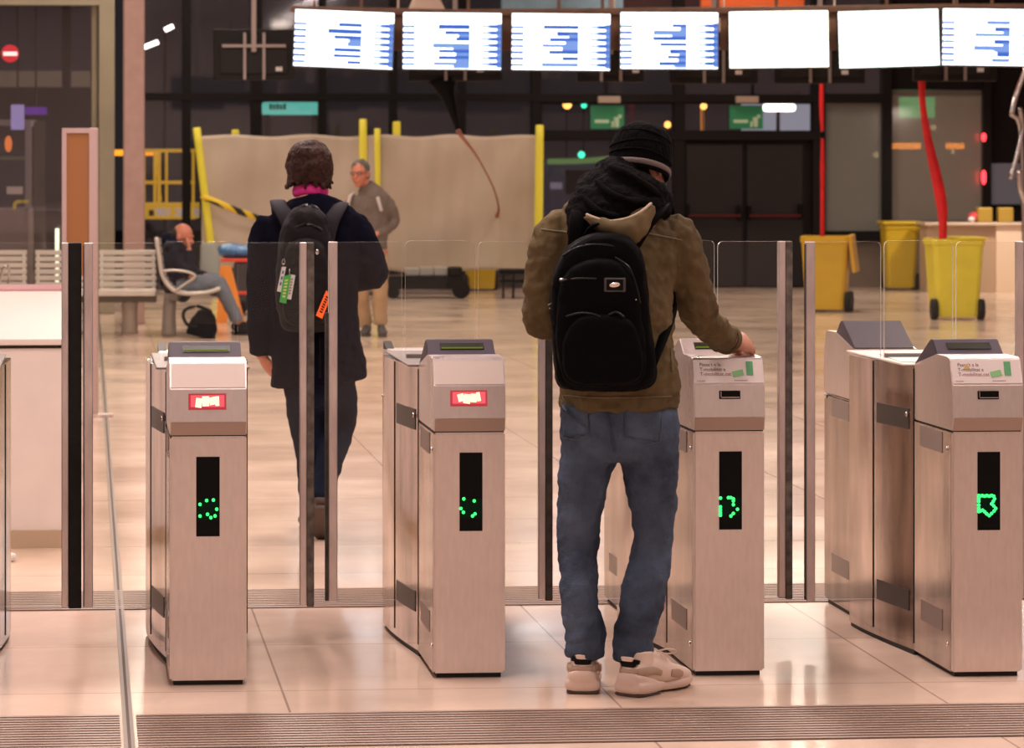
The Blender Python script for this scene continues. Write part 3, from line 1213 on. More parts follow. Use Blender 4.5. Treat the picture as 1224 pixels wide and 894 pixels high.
# totem with orange-brown panel
M_pinkalu = mat('pinkish_aluminium', (0.46, 0.33, 0.31, 1), 0.4, 0.35)
t, q = frame_at('sign_totem', 95, 22.2, 'upright totem with orange-brown panel in a pinkish frame on a round foot', 'totem')
bm = BM()
qbox(bm, q, 74, 153, 79.5, 330, 0, 0.06)
qbox(bm, q, 79, 153, 107, 159, 0, 0.06)
a, b = q(106, 153, 0), q(116.5, 499, 0)
box(bm, a.x, 0, 0.02, b.x, 0.08, a.z, 0.006)
obj('frame', bm, M_pinkalu, t)
bm = BM()
qbox(bm, q, 79.5, 159, 106, 330, 0.012, 0.05)
obj('panel', bm, mat('orange_brown_board', (0.26, 0.10, 0.025, 1), 0.6), t)
bm = BM()
c = q(122, 499, 0.04)
cyl(bm, Vector((c.x - 0.01, 0.04, 0)), Vector((c.x - 0.01, 0.04, 0.022)), 0.085, n=28)
obj('foot_plate', bm, M_alu, t)

# long white counter
M_counter = mat('white_counter', (0.76, 0.66, 0.63, 1), 0.35, noise=0.03)
cn = bpy.data.objects.new('counter', None)
COL.objects.link(cn)
cn.location = (-1.6, 14.5, 0)
tag(cn, 'long white counter with a tan skirting at the left edge', 'counter')
zc = 0.915
xr = P(88, 655, 14.6).x
ya = P(60, 655, 14.6).y


def cbox(bm, x0, y0, z0, x1, y1, z1, bev=0.0):
    return box(bm, x0 + 1.6, y0 - 14.5, z0, x1 + 1.6, y1 - 14.5, z1, bev)


bm = BM()
cbox(bm, -3.6, ya, 0.075, xr, ya + 6.4, zc - 0.045)
obj('body', bm, M_counter, cn)
bm = BM()
cbox(bm, -3.6, ya - 0.02, zc - 0.03, xr + 0.01, ya + 6.4, zc, 0.006)
obj('worktop', bm, M_counter, cn)
bm = BM()
cbox(bm, -3.6, ya + 0.01, zc - 0.046, xr, ya + 6.3, zc - 0.029)
obj('shadow_gap', bm, M_black, cn)
bm = BM()
cbox(bm, -3.6, ya - 0.015, 0, xr, ya + 6.4, 0.078)
obj('skirting', bm, mat('tan_skirting', (0.46, 0.33, 0.22, 1), 0.5), cn)
bm = BM()
cbox(bm, -3.6, ya + 5.55, zc, xr, ya + 6.4, zc + 0.012)
obj('mauve_strip', bm, mat('mauve_strip', (0.40, 0.20, 0.22, 1), 0.5), cn)
# little white foot by the counter
bm = BM()
c = Fl(2, 671)
loft(bm, [Vector((c.x, c.y, 0.008)), Vector((c.x, c.y, 0.03))], [(0.06, 0.05)] * 2, n=20, k=1, dome=0.15)
loft(bm, [Vector((c.x - 0.01, c.y, 0.03)), Vector((c.x - 0.012, c.y, 0.06))], [(0.042, 0.035), (0.03, 0.028)], n=20, k=1, dome=0.3)
tag(obj('stand_foot', bm, M_white, smooth=True), 'small pale stepped foot on the floor in front of the white counter', 'stand foot')

# ---------------------------------------------------------------- benches
M_bench = mat('perforated_bench_steel', (0.56, 0.50, 0.45, 1), 0.4, 0.35, noise=0.05)
M_benchdark = mat('bench_underside', (0.13, 0.10, 0.085, 1), 0.5, 0.3)
bn, q = frame_at('metal_bench', 75, 32.9, 'slatted metal bench facing the gates, behind the white counter', 'bench')
for j, (x0, x1) in enumerate(((-36, 32), (42, 110), (118, 187))):
    bm = BM()
    for i in range(7):
        y0 = 299 + i * 7.6
        a = q(x0, y0 + 5.9, 0.38 - i * 0.02)
        b = q(x1, y0, 0.38 - i * 0.02)
        box(bm, a.x, a.y, a.z, b.x, a.y + 0.02, b.z, 0.006)
    for xx in (x0 + 2, x1 - 5):
        loft(bm, [q(xx + 1.5, 300, 0.40), q(xx + 1.5, 352, 0.27)], [(0.015, 0.012)] * 2, n=8, k=1, dome=0)
    obj('backrest', bm, M_bench, bn)
    bm = BM()
    for i in range(6):
        dy = -0.14 + i * 0.075
        a = q(x0, 357 - i * 0.5, dy)
        b = q(x1, 357, dy)
        box(bm, a.x, dy, 0.43 + 0.004 * abs(i - 3), b.x, dy + 0.062, 0.455 + 0.004 * abs(i - 3), 0.006)
    a, b = q(x0, 0, 0), q(x1, 0, 0)
    box(bm, a.x, -0.15, 0.40, b.x, -0.13, 0.456, 0.006)
    obj('seat', bm, M_bench, bn)
bm = BM()
a, b = q(-40, 0, 0.05), q(187, 0, 0.05)
box(bm, a.x, 0.02, 0.33, b.x, 0.12, 0.40, 0.01)
obj('beam', bm, M_benchdark, bn)
for xx in (155, 10):
    bm = BM()
    a = q(xx, 0, 0.07)
    loft(bm, [Vector((a.x, 0.07, 0.02)), Vector((a.x, 0.07, 0.2)), Vector((a.x, 0.07, 0.34))], [(0.085, 0.06), (0.075, 0.05), (0.085, 0.05)], n=16, dome=0.1)
    obj('leg', bm, mat('bench_leg', (0.30, 0.24, 0.19, 1), 0.5, 0.3), bn, smooth=True)
bm = BM()
a = q(1, 0, -0.1)
loft(bm, [q(-3, 372, -0.1), q(-2, 345, -0.1), q(3, 324, -0.1), q(9, 318, -0.1), q(11, 325, 0.1), q(10, 345, 0.1)], [0.014] * 6, n=8)
obj('armrest', bm, M_chrome, bn, smooth=True)

b2, q = frame_at('metal_bench', 222, 32.6, 'metal bench seen end-on with triangular armrest, under the seated man', 'bench')
bm = BM()
prof = [(187, 285), (190, 305), (193, 325), (199, 338), (208, 347), (222, 351), (245, 350), (262, 345)]
for dy in (0.0, 0.62, 1.24):
    loft(bm, [q(x, y, dy) for x, y in prof], [(0.02, 0.022)] * len(prof), side=(0, 1, 0), n=10)
obj('end_frame', bm, M_bench, b2, smooth=True)
for s, dy in enumerate((0.03, 0.66)):
    bm = BM()
    for (xa, ya_), (xb, yb) in zip(prof[:-1], prof[1:]):
        for h in range(2):
            u0, u1 = h / 2 + 0.04, (h + 1) / 2 - 0.04
            p0 = q(xa + (xb - xa) * u0, ya_ + (yb - ya_) * u0, dy)
            p1 = q(xa + (xb - xa) * u1, ya_ + (yb - ya_) * u1, dy)
            d = (p1 - p0)
            nrm = Vector((-d.z, 0, d.x)).normalized() * 0.007
            prism(bm, [((p0 - nrm).x, (p0 - nrm).z), ((p1 - nrm).x, (p1 - nrm).z), ((p1 + nrm).x, (p1 + nrm).z), ((p0 + nrm).x, (p0 + nrm).z)], 'y', dy, dy + 0.56)
    obj('seat', bm, M_bench, b2)
bm = BM()
tri = [(196, 324), (208, 323), (224, 325), (233, 329), (231, 333), (222, 339), (211, 347)]
loft(bm, [q(x, y, -0.02) for x, y in tri], [(0.026, 0.013)] * len(tri), side=(0, 1, 0), n=10)
obj('armrest', bm, M_bench, b2, smooth=True)
for dy in (0.12, 1.12):
    bm = BM()
    a = q(202, 0, dy)
    loft(bm, [Vector((a.x, dy, 0.02)), Vector((a.x, dy, 0.2)), Vector((a.x + 0.02, dy, 0.42))], [(0.075, 0.06), (0.065, 0.05), (0.06, 0.05)], n=16, dome=0.1)
    obj('leg', bm, mat('bench_leg2', (0.22, 0.18, 0.15, 1), 0.5, 0.3), b2, smooth=True)
bm = BM()
a = q(206, 0, 0)
box(bm, a.x - 0.04, 0.0, 0.36, a.x + 0.05, 1.26, 0.43, 0.01)
obj('beam', bm, M_benchdark, b2)

bm = BM()
loft(bm, [q(250, 334, 1.0), q(251, 312, 1.05), q(249, 292, 1.1)], [(0.10, 0.02), (0.10, 0.02), (0.08, 0.02)], n=16, power=3)
obj('backrest', bm, mat('grey_green_seat_back', (0.26, 0.26, 0.23, 1), 0.5), b2, smooth=True)

# orange folded barrier, blue sack cart
M_orange = mat('orange_fabric', (0.85, 0.28, 0.02, 1), 0.6)
o1, q = frame_at('orange_barrier', 280, 35.6, 'orange folding barrier standing behind the seated man\'s knees', 'barrier')
bm = BM()
prism(bm, [(q(264, 318).x, q(264, 318).z), (q(276, 318).x, q(276, 318).z), (q(293, 392).x, 0.0), (q(284, 392).x, 0.0)], 'y', 0, 0.04)
obj('front_leaf', bm, M_orange, o1)
bm = BM()
prism(bm, [(q(262, 318).x, q(262, 318).z), (q(274, 318).x, q(274, 318).z), (q(271, 392).x, 0.0), (q(258, 392).x, 0.0)], 'y', 0.12, 0.16)
obj('rear_leaf', bm, M_orange, o1)
ct, q = frame_at('service_cart', 298, 37.5, 'dark cart with red rails behind the man in the dark coat', 'cart')
bm = BM()
a, b = q(279, 350), q(338, 314)
box(bm, a.x, 0, 0.16, b.x, 0.7, b.z, 0.02)
obj('body', bm, mat('dark_cart', (0.03, 0.025, 0.03, 1), 0.5), ct)
bm = BM()
for y in (311, 350):
    a, b = q(264 if y < 320 else 282, y + 2), q(340, y - 2)
    box(bm, a.x, -0.03, a.z, b.x, 0.72, b.z, 0.008)
obj('rail', bm, mat('red_rail', (0.75, 0.05, 0.02, 1), 0.45), ct)
bm = BM()
for xx in (286, 330):
    for dy in (0.1, 0.6):
        a = q(xx, 0, 0)
        cyl(bm, Vector((a.x, dy - 0.02, 0.08)), Vector((a.x, dy + 0.02, 0.08)), 0.08, n=16)
obj('wheel', bm, M_black, ct)
bm = BM()
a = q(298, 301, 0.3)
ellipsoid(bm, a, (0.36, 0.28, 0.085))
ellipsoid(bm, a + Vector((-0.2, 0, 0.01)), (0.17, 0.24, 0.085))
ellipsoid(bm, a + Vector((0.22, -0.05, 0.01)), (0.14, 0.2, 0.08))
o = organic('blue_sack', bm, mat('blue_plastic_sack', (0.03, 0.16, 0.38, 1), 0.4), None, 0.02, 2, 0.04, 0.08)
o.location = ct.location
o.rotation_euler = ct.rotation_euler
tag(o, 'crumpled blue sack on top of the red railed cart', 'sack')

# low dark trolley and pale boxes under the sheet
tr, q = frame_at('low_trolley', 510, 42.3, 'long low black trolley with round caster under the sheeting', 'trolley')
bm = BM()
a, b = q(462, 345), q(553, 330)
box(bm, a.x, 0, 0.12, b.x, 0.6, b.z, 0.02)
a2, b2_ = q(536, 330), q(553, 320)
box(bm, a2.x, 0, b.z, b2_.x, 0.6, b2_.z, 0.02)
obj('deck', bm, M_black, tr)
bm = BM()
for xx, r in ((551, 0.115), (470, 0.08)):
    a = q(xx, 0)
    cyl(bm, Vector((a.x, -0.04, r)), Vector((a.x, 0.06, r)), r, n=20)
obj('wheel', bm, M_black, tr)
for i, (x0, x1, y0, n) in enumerate(((485, 501, 321, 'left'), (502, 518, 320, 'middle'), (519, 535, 320, 'right'))):
    bm = BM()
    a, b = q(x0, 330), q(x1, y0)
    box(bm, a.x, 0.1, a.z + 0.003, b.x, 0.5, b.z, 0.01)
    o = obj('pale_box', bm, mat('pale_grey_box', (0.36, 0.34, 0.31, 1), 0.6))
    o.location = tr.location
    o.rotation_euler = tr.rotation_euler
    tag(o, n + ' of three pale grey boxes on the low black trolley', 'box', 'pale boxes on the trolley')
tr, q = frame_at('low_trolley', 625, 42.3, 'short low black frame trolley under the sheeting right of the yellow bin', 'trolley')
bm = BM()
for y0, y1 in ((322, 328), (334, 338)):
    a, b = q(597, y1), q(644, y0)
    box(bm, a.x, 0, a.z, b.x, 0.5, b.z, 0.015)
for xx in (600, 612, 640):
    a, b = q(xx, 345), q(xx + 3, 322)
    box(bm, a.x, 0, 0.0, b.x, 0.04, b.z)
obj('frame', bm, M_black, tr)

# ---------------------------------------------------------------- yellow wheelie bins


def bin_(label, px, py, d_h, wpx, wpy_top, m, wheels, lid=None, ry=0.0, rim=True):
    """px: centre at base, py: base row; wpx width at top in px; top row"""
    d = FPX * CAM_H / (py - CY)
    b, q = frame_at('wheeled_bin', px, d)
    tag(b, label, 'bin', 'yellow wheeled bins')
    b.rotation_euler.z += ry
    h = (py - wpy_top) * d / FPX
    wt = wpx * d / FPX / 2
    wb = wt * 0.80
    dt, db = wt * 1.15, wt * 0.95
    bm = BM()

    def ringv(w, dp, z):
        n = 8
        out = []
        for (sx, sy) in ((1, 1), (-1, 1), (-1, -1), (1, -1)):
            for a in range(3):
                ang = math.atan2(sy, sx) - PI / 4 + a * PI / 4
                out.append(bm.verts.new((sx * (w - 0.05) + 0.05 * math.cos(ang), sy * (dp - 0.05) + 0.05 * math.sin(ang), z)))
        return out
    zs = [(wb * 0.97, db * 0.97, 0.03), (wb, db, 0.08), (wt * 0.95, dt * 0.95, h - 0.09), (wt * 0.96, dt * 0.96, h - 0.07), (wt, dt, h - 0.06), (wt, dt, h), (wt - 0.04, dt - 0.04, h), (wt - 0.05, dt - 0.05, h - 0.3)]
    R = [ringv(*z) for z in zs]
    for a, c in zip(R[:-1], R[1:]):
        for i in range(12):
            bm.faces.new((a[i], a[(i + 1) % 12], c[(i + 1) % 12], c[i]))
    bm.faces.new(list(reversed(R[0])))
    bm.faces.new(R[-1])
    obj('tub', bm, m, b)
    for (wx, wy) in wheels:
        bm = BM()
        ax = Vector((1, 0, 0))
        c = Vector((wx * wb, wy * db, 0.115))
        loft(bm, [c - ax * 0.03, c + ax * 0.03], [0.115] * 2, side=(0, 1, 0), n=24, k=1, dome=0.1)
        obj('wheel', bm, M_rubber, b, smooth=True)
    return b, wt, dt, h


b1, wt, dt, h = bin_('yellow bin with open lid hanging down its right side, under the thin red ribbon', 988, 372, 0, 58, 282, mat('ochre_plastic', (0.72, 0.46, 0.02, 1), 0.4, noise=0.05), ((1.15, -0.75), (1.15, 0.75)), ry=math.radians(-12))
bm = BM()
box(bm, wt - 0.02, -dt * 0.9, h - 0.42, wt + 0.03, dt * 0.9, h + 0.02, 0.02, Matrix.Translation((wt, 0, h)) @ Matrix.Rotation(math.radians(-7), 4, 'Y') @ Matrix.Translation((-wt, 0, -h)))
obj('lid', bm, mat('lid_orange_yellow', (0.75, 0.44, 0.03, 1), 0.45), b1)
b3, wt, dt, h = bin_('yellow bin behind, with closed lid, between the two ribbons', 1075, 346, 0, 42, 268, mat('ochre_plastic2', (0.66, 0.46, 0.02, 1), 0.4), ((1.1, 0.6), (1.1, -0.6)))
bm = BM()
box(bm, -wt - 0.03, -dt - 0.04, h, wt + 0.03, dt + 0.03, h + 0.045, 0.02)
obj('lid', bm, mat('ochre_plastic3', (0.70, 0.50, 0.02, 1), 0.4), b3)
b2b, wt, dt, h = bin_('bright lemon yellow bin with two dark wheels under the thick red ribbon', 1140, 381, 0, 63, 285, M_yelpale, ((-1.1, -0.85), (1.1, -0.85)))
bm = BM()
box(bm, -wt * 0.02, -dt - 0.03, h - 0.005, wt + 0.02, dt + 0.02, h + 0.02, 0.01)
obj('lid', bm, M_yelpale, b2b)
b4, wt, dt, h = bin_('ochre yellow bin under the sheeting, seen through the gate glass', 574, 347, 0, 42, 276, mat('ochre_plastic4', (0.68, 0.45, 0.02, 1), 0.4), ((-1.1, -0.7), (1.1, 0.6)))

# red ribbons falling into the bins
M_ribbon = mat('red_fabric_tube', (0.72, 0.008, 0.012, 1), 0.55, noise=0.12)


def ribbon(pts, radii, label, d):
    bm = BM()
    loft(bm, [P(x, y, d) for x, y in pts], radii, n=14, side=(1, 0, 0))
    o = obj('red_ribbon', bm, M_ribbon, smooth=True)
    tag(o, label, 'ribbon')
    return o


rb = ribbon([(982, 96), (982, 130), (983, 162), (983, 200), (983, 240), (983, 282), (983, 300)],
            [(0.024, 0.02), (0.026, 0.02), (0.018, 0.018), (0.026, 0.02), (0.024, 0.02), (0.026, 0.02), (0.02, 0.02)], 'thin red fabric tube hanging from the truss into the ochre bin with the open lid', 38.4)
bm = BM()
for y in (161,):
    c = P(983, y, 38.4)
    loft(bm, [c - Vector((0, 0, 0.02)), c + Vector((0, 0, 0.02))], [0.035] * 2, n=12, k=1)
obj('tie', bm, M_black, rb)
ribbon([(1101, 76), (1102, 100), (1103, 125), (1109, 165), (1118, 205), (1125, 240), (1127, 262), (1127, 290), (1127, 300)],
       [(0.035, 0.03), (0.04, 0.03), (0.035, 0.03), (0.045, 0.03), (0.058, 0.04), (0.062, 0.04), (0.05, 0.04), (0.04, 0.04), (0.035, 0.03)], 'thick red fabric tube hanging from the sixth screen into the lemon yellow bin', 36.5)

# ---------------------------------------------------------------- right-hand counter area
rc, q = frame_at('counter', 1180, 44.4, 'beige counter at the right edge with a brightly lit end panel', 'counter')
M_rcount = mat('beige_counter', (0.50, 0.35, 0.24, 1), 0.5)
bm = BM()
a, b = q(1108, 270), q(1190, 270)
box(bm, a.x, 0, 0, b.x, 0.6, a.z)
obj('front_panel', bm, M_rcount, rc)
bm = BM()
a, b = q(1190, 268), q(1300, 268)
box(bm, a.x, -0.05, 0, b.x, 0.6, a.z)
obj('end_panel', bm, mat('cream_counter', (0.85, 0.66, 0.5, 1), 0.5), rc)
bm = BM()
a, b = q(1104, 266), q(1300, 266)
box(bm, a.x, -0.1, a.z - 0.04, b.x, 0.7, a.z, 0.01)
obj('worktop', bm, mat('light_counter_top', (0.62, 0.48, 0.36, 1), 0.4), rc)
area('counter_fill_light', tuple(P(1215, 120, 43.3)), 0.3, 0.3, 60, WARM)  # added unseen light, brightens the end panel of the counter
bm = BM()
wbox(bm, 1183, 195, 1222, 245, 45.52, 0.06, 0.02)
tag(obj('notice_board', bm, mat('blue_grey_board', (0.16, 0.17, 0.23, 1), 0.5)), 'blue-grey board on the dark wall above the right counter', 'board')
for i, (x, n) in enumerate(((1178, 'left'), (1203, 'right'))):
    bm = BM()
    c = P(x, 258, 44.5)
    zt_ = P(0, 266, 44.4).z
    box(bm, c.x - 0.1, c.y, zt_, c.x + 0.1, c.y + 0.15, zt_ + 0.2, 0.02)
    tag(obj('yellow_crate', bm, mat('dull_yellow', (0.42, 0.27, 0.04, 1), 0.5)), n + ' of two dull yellow crates on the right counter', 'crate', 'yellow crates')
bm = BM()
c = P(1168, 262, 44.5)
zt_ = P(0, 266, 44.4).z
ellipsoid(bm, (c.x, c.y + 0.1, zt_ + 0.07), (0.1, 0.08, 0.07))
ob = obj('red_bundle', bm, mat('red_cloth', (0.6, 0.05, 0.05, 1), 0.6), smooth=True)
tag(ob, 'small red and white bundle on the right counter beside the crates', 'bundle')
bm = BM()
c2 = Vector((c.x - 0.07, c.y + 0.02, zt_ + 0.04))
ellipsoid(bm, c2, (0.05, 0.04, 0.04))
obj('white_fold', bm, M_white, ob, smooth=True)
sp, q = frame_at('steel_sculpture', 1216, 40.0, 'bent bare steel tube rack rising at the right edge', 'rack')
bm = BM()
loft(bm, [q(1226, 82), q(1214, 115), q(1209, 137)], [0.03] * 3, n=10)
loft(bm, [q(1219, 130), q(1222, 152), q(1217, 180), q(1208, 212)], [0.028] * 4, n=10)
loft(bm, [q(1218, 205), q(1220, 225), q(1226, 240)], [0.04] * 3, n=10)
loft(bm, [q(1209, 137), q(1219, 150, 0.1), q(1222, 215, 0.1), q(1224, 300, 0.1), Vector((q(1224, 300).x, 0.1, 0.02))], [0.025] * 5, n=10)
obj('tube', bm, M_chrome, sp, smooth=True)

# ================================================================== ticket gates
LED = {
    1: [(239, 603), (247, 598.5), (255, 598), (259, 609), (239, 617), (248, 615), (252, 619), (257, 617)],
    2: [(554.5, 596.5), (567, 599), (551, 608), (554, 612.5), (565, 617), (568, 614.5)],
    3: [(861, 595.5), (871, 595), (874, 595), (877, 596.5), (877, 599), (877, 603.5), (882, 609), (877, 614), (874, 617), (861, 606), (861, 609.5), (861, 613), (861, 616)],
    4: [(1169 + i * 2.8, 592.5 + 0.8 * (i % 2)) for i in range(8)] + [(1168.5, 596), (1168.5, 599.5), (1169, 604), (1169.5, 608), (1168.5, 611.5),
        (1172, 611), (1175, 610), (1177.5, 612), (1180, 614.5), (1183, 616.5), (1186, 614), (1189, 611), (1191, 608), (1188.5, 605), (1186, 602.5), (1189.5, 596.5), (1188, 599.5)],
    0: [],
}


M_topgrey = mat('satin_grey_top', (0.22, 0.19, 0.18, 1), 0.5, 0.3)


def ticket_gate(idx, x_fl, y_b, w_px, label, poster, rear_hood, leaves, seal_w=0.026):
    """x_fl / y_b: image place of the front left foot corner"""
    A = Fl(x_fl, y_b)
    d = FPX * CAM_H / (y_b - CY)
    w = w_px * d / FPX
    g = bpy.data.objects.new('ticket_gate', None)
    COL.objects.link(g)
    g.location = (A.x + w / 2, A.y, 0)
    tag(g, label, 'ticket gate', 'ticket gates in a row')
    H = w / 2
    S = 0.802
    L = 1.9

    def prof(poly, x0=-H, x1=H, bev=0.006):
        bm = BM()
        prism(bm, poly, 'x', x0, x1)
        if bev:
            bmesh.ops.bevel(bm, geom=bm.edges[:], offset=bev, segments=2, affect='EDGES')
        return bm
    # lower body
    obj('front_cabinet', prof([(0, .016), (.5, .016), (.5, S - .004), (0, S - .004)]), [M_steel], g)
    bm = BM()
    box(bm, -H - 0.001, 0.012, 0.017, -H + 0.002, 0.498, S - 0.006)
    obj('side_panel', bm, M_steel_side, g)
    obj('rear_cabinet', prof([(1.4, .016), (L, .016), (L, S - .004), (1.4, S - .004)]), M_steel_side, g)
    # plinth
    bm = BM()
    box(bm, -H + 0.012, 0.02, 0, H - 0.012, L - 0.02, 0.018)
    outl = []
    for i in range(13):
        t = i / 12
        y = 0.5 + 0.74 * t
        outl.append((-H - 0.048 * math.sin(min(1, t * 1.02) * PI / 2), y))
    outl += [(-H, 1.27), (-H, 1.4)]
    full = outl + [(-x, y) for x, y in reversed(outl)]
    prism(bm, [(x, y) for x, y in full], 'z', 0, 0.018)
    obj('plinth', bm, M_plinth, g)
    # curved middle body
    outl = []
    for i in range(17):
        t = i / 16
        y = 0.502 + 0.73 * t
        outl.append((-H - 0.056 * math.sin(min(1, t * 1.02) * PI / 2), y))
    outl += [(-H - 0.01, 1.262), (-H, 1.398)]
    full = outl + [(-x, y) for x, y in reversed(outl)]
    bm = BM()
    f0, f1, sd = prism(bm, full, 'z', 0.017, 0.982)
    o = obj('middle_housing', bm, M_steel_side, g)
    for p in o.data.polygons:
        p.use_smooth = abs(p.normal.z) < 0.5
    o.modifiers.new('split', 'EDGE_SPLIT').split_angle = math.radians(25)
    bm = BM()
    for sgn in (-1, 1):
        i = 9
        x, y = outl[i]
        box(bm, sgn * (x - 0.0012) - 0.001, y - 0.004, 0.04, sgn * (x - 0.0012) + 0.001, y + 0.003, 0.978)
        box(bm, sgn * (H + 0.001) - 0.002, 0.499, 0.04, sgn * (H + 0.001) + 0.002, 0.504, 0.975)
    obj('panel_seam', bm, M_rubber, g)
    bm = BM()
    box(bm, -H - 0.035, 0.52, 0.982, H + 0.035, 1.38, 0.99, 0.004)
    tp = obj('top_cover', bm, M_plate if rear_hood else M_topgrey, g)
    if rear_hood:
        bm = BM()
        prism(bm, [(-H - 0.02, 0.6), (H * 0.4, 0.6), (H * 0.8, 0.95), (-H + 0.02, 1.1)], 'z', 0.99, 0.9925)
        obj('top_sticker', bm, mat('mint_sticker', (0.50, 0.66, 0.60, 1), 0.4), tp)
    # console head
    pr = [(0, S), (-.014, S + .042), (-.004, .952), (.030, 1.036), (.06, 1.040), (.20, 1.041), (.5, .994), (.5, S)]
    obj('console_head', prof(pr, bev=0.003), M_head if idx in (3, 1, 2) else M_steel, g)
    bm = BM()
    box(bm, -H + 0.004, 0.008, S - 0.006, H - 0.004, 0.5, S + 0.002)
    obj('shadow_gap', bm, M_black, g)
    bm = BM()
    prism(bm, pr[:1] + [(-.014, S + .042)] + [(-.0155, S + .042), (-.0015, S)], 'x', -H + 0.003, H - 0.003)
    obj('lower_band', bm, mat('shaded_band_steel', (0.42, 0.33, 0.29, 1), 0.5, 0.9), g)  # darker colour holds the shade of the downward-facing band
    hw = w * 0.483
    hood = [(.195, 1.039), (.27, 1.086), (.292, 1.087), (.5, .996), (.5, .99), (.195, .99)]
    ho = obj('display_hood', prof(hood, -hw - 0.002, hw - 0.004, 0.003), M_hood if idx != 3 else M_head, g)  # third gate's hood takes pale steel for the reflection washing it white
    if not rear_hood or idx == 4:
        # lcd slot set in the hood slope
        ang = math.atan2(.047, .075)
        Mx = Matrix.Translation((0, .195, 1.0395)) @ Matrix.Rotation(ang, 4, 'X')
        bm = BM()
        box(bm, -hw * 0.64, 0.030, -0.001, hw * 0.66, 0.066, 0.0022, 0, Mx)
        lc = obj('lcd_slot', bm, M_lcd, ho)
        if idx in (1, 2, 3):
            bm = BM()
            box(bm, -hw * 0.6, 0.034, 0.0022, hw * 0.62, 0.041, 0.003, 0, Mx)
            obj('lcd_text_line', bm, M_lcdon, lc)
    if rear_hood:
        pr2 = [(L - y, z) for y, z in pr]
        obj('rear_console_head', prof(pr2, bev=0.003), M_steel, g)
        ho2 = obj('rear_display_hood', prof([(L - y, z) for y, z in hood], -hw - 0.002, hw - 0.004, 0.003), M_hood, g)
    else:
        obj('rear_console_head', prof([(1.4, S), (L, S), (L, .955), (1.85, .975), (1.4, .985)], bev=0.003), M_steel, g)
        bm = BM()
        prism(bm, [(1.72, .975), (1.86, .97), (1.86, 1.0)], 'x', -H, -H + 0.03)
        obj('end_flap', bm, M_dark, g)
    # direction display on the front
    bm = BM()
    kx = d / FPX

    def fx(px):
        return (px - x_fl) * kx - H

    def fz(py):
        return CAM_H - (py - CY) * kx
    mid = x_fl + w_px * (0.495 if idx == 1 else 0.52)
    z1, z0 = 0.733, 0.478
    hwid = 0.0375
    cxl = fx(mid)
    box(bm, cxl - hwid, -0.002, z0, cxl + hwid, 0.006, z1)
    dd = obj('direction_display', bm, M_black, g)
    if LED[idx]:
        bm = BM()
        for (lx, ly) in LED[idx]:
            c = Vector((min(max(fx(lx), cxl - hwid + 0.004), cxl + hwid - 0.004), -0.0025, fz(ly)))
            ellipsoid(bm, c, (0.0056, 0.003, 0.0056), seg=10)
        obj('green_lights', bm, M_led, dd, smooth=True)
        bm = BM()
        ym = sum(y for x, y in LED[idx]) / len(LED[idx])
        box(bm, cxl - hwid + 0.004, -0.0024, fz(ym) - 0.032, cxl + hwid - 0.004, -0.0018, fz(ym) + 0.03)
        obj('led_glow', bm, M_ledhalo, dd)  # thin plate paints the green glow around the lights
    # head face: upper panel plane through (.952,-.004)-(1.036,.030)
    aup = math.atan2(.034, .084)
    Mu = Matrix.Translation((0, -.004, .952)) @ Matrix.Rotation(-aup, 4, 'X')
    if poster:
        bm = BM()
        box(bm, -H + 0.003, -0.003, 0.004, H - 0.003, 0.0, 0.084, 0, Mu)
        po = obj('poster', bm, M_poster, g)
        lx = -H + 0.022
        for k, (s, m_) in enumerate((("Passa't a la", M_ink), ("T-mobilitat a", M_ink), ("T-mobilitat.cat", M_inkred))):
            tx = text_obj('poster_text', s, 0.0165 if k < 2 else 0.0175, m_, po, (0, 0, 0), extrude=0.0002)
            tx.matrix_local = Mu @ Matrix.Translation((lx, -0.0034, 0.062 - k * 0.0165)) @ Matrix.Rotation(PI / 2, 4, 'X')
        bm = BM()
        box(bm, H - 0.058, -0.0042, 0.030, H - 0.036, -0.003, 0.078, 0, Mu)
        obj('green_card', bm, M_pgreen, po)
        bm = BM()
        rot = Mu @ Matrix.Translation((H - 0.085, 0, 0.036)) @ Matrix.Rotation(math.radians(-12), 4, 'Y')
        box(bm, -0.019, -0.0046, -0.009, 0.017, -0.003, 0.011, 0, rot)
        obj('light_green_card', bm, M_pgreen2, po)
        bm = BM()
        for k in range(9):
            box(bm, -H + 0.012 + k * 0.003, -0.0036, 0.010, -H + 0.0135 + k * 0.003, -0.003, 0.0125, 0, Mu)
            box(bm, H - 0.1 + k * 0.005, -0.0036, 0.011, H - 0.097 + k * 0.005, -0.003, 0.0135, 0, Mu)
        obj('small_print', bm, M_ink, po)
        if idx == 4:
            bm = BM()
            c = Mu @ Vector((-0.065, -0.003, 0.055))
            loft(bm, [c, c + Vector((0, -0.001, 0))], [(0.009, 0.012)] * 2, n=16, k=1, dome=0)
            obj('orange_sticker', bm, M_pyel, po)
        bm = BM()
        box(bm, -0.033 - 0.001, -0.0125, .905, 0.035, -0.004, .932)
        sl = obj('card_slot', bm, M_black, g)
        bm = BM()
        z0_ = .906
        box(bm, -0.030, -0.0135, z0_ + .003, 0.033, -0.011, z0_ + .0055)
        box(bm, -0.030, -0.0135, z0_ + .003, -0.028, -0.011, z0_ + .024)
        obj('slot_lip', bm, M_chrome, sl)
    else:
        bm = BM()
        box(bm, -H + 0.005, -0.002, 0.003, H - 0.005, 0.0, 0.083, 0, Mu)
        obj('upper_plate', bm, M_plate, g)
        Ml = Matrix.Translation((0, -.014, S + .042)) @ Matrix.Rotation(-math.atan2(.010, .108), 4, 'X')
        bm = BM()
        box(bm, -0.064, -0.003, 0.040, 0.057, 0.001, 0.092, 0, Ml)
        rd = obj('warning_sign', bm, M_reddark, g)
        bm = BM()
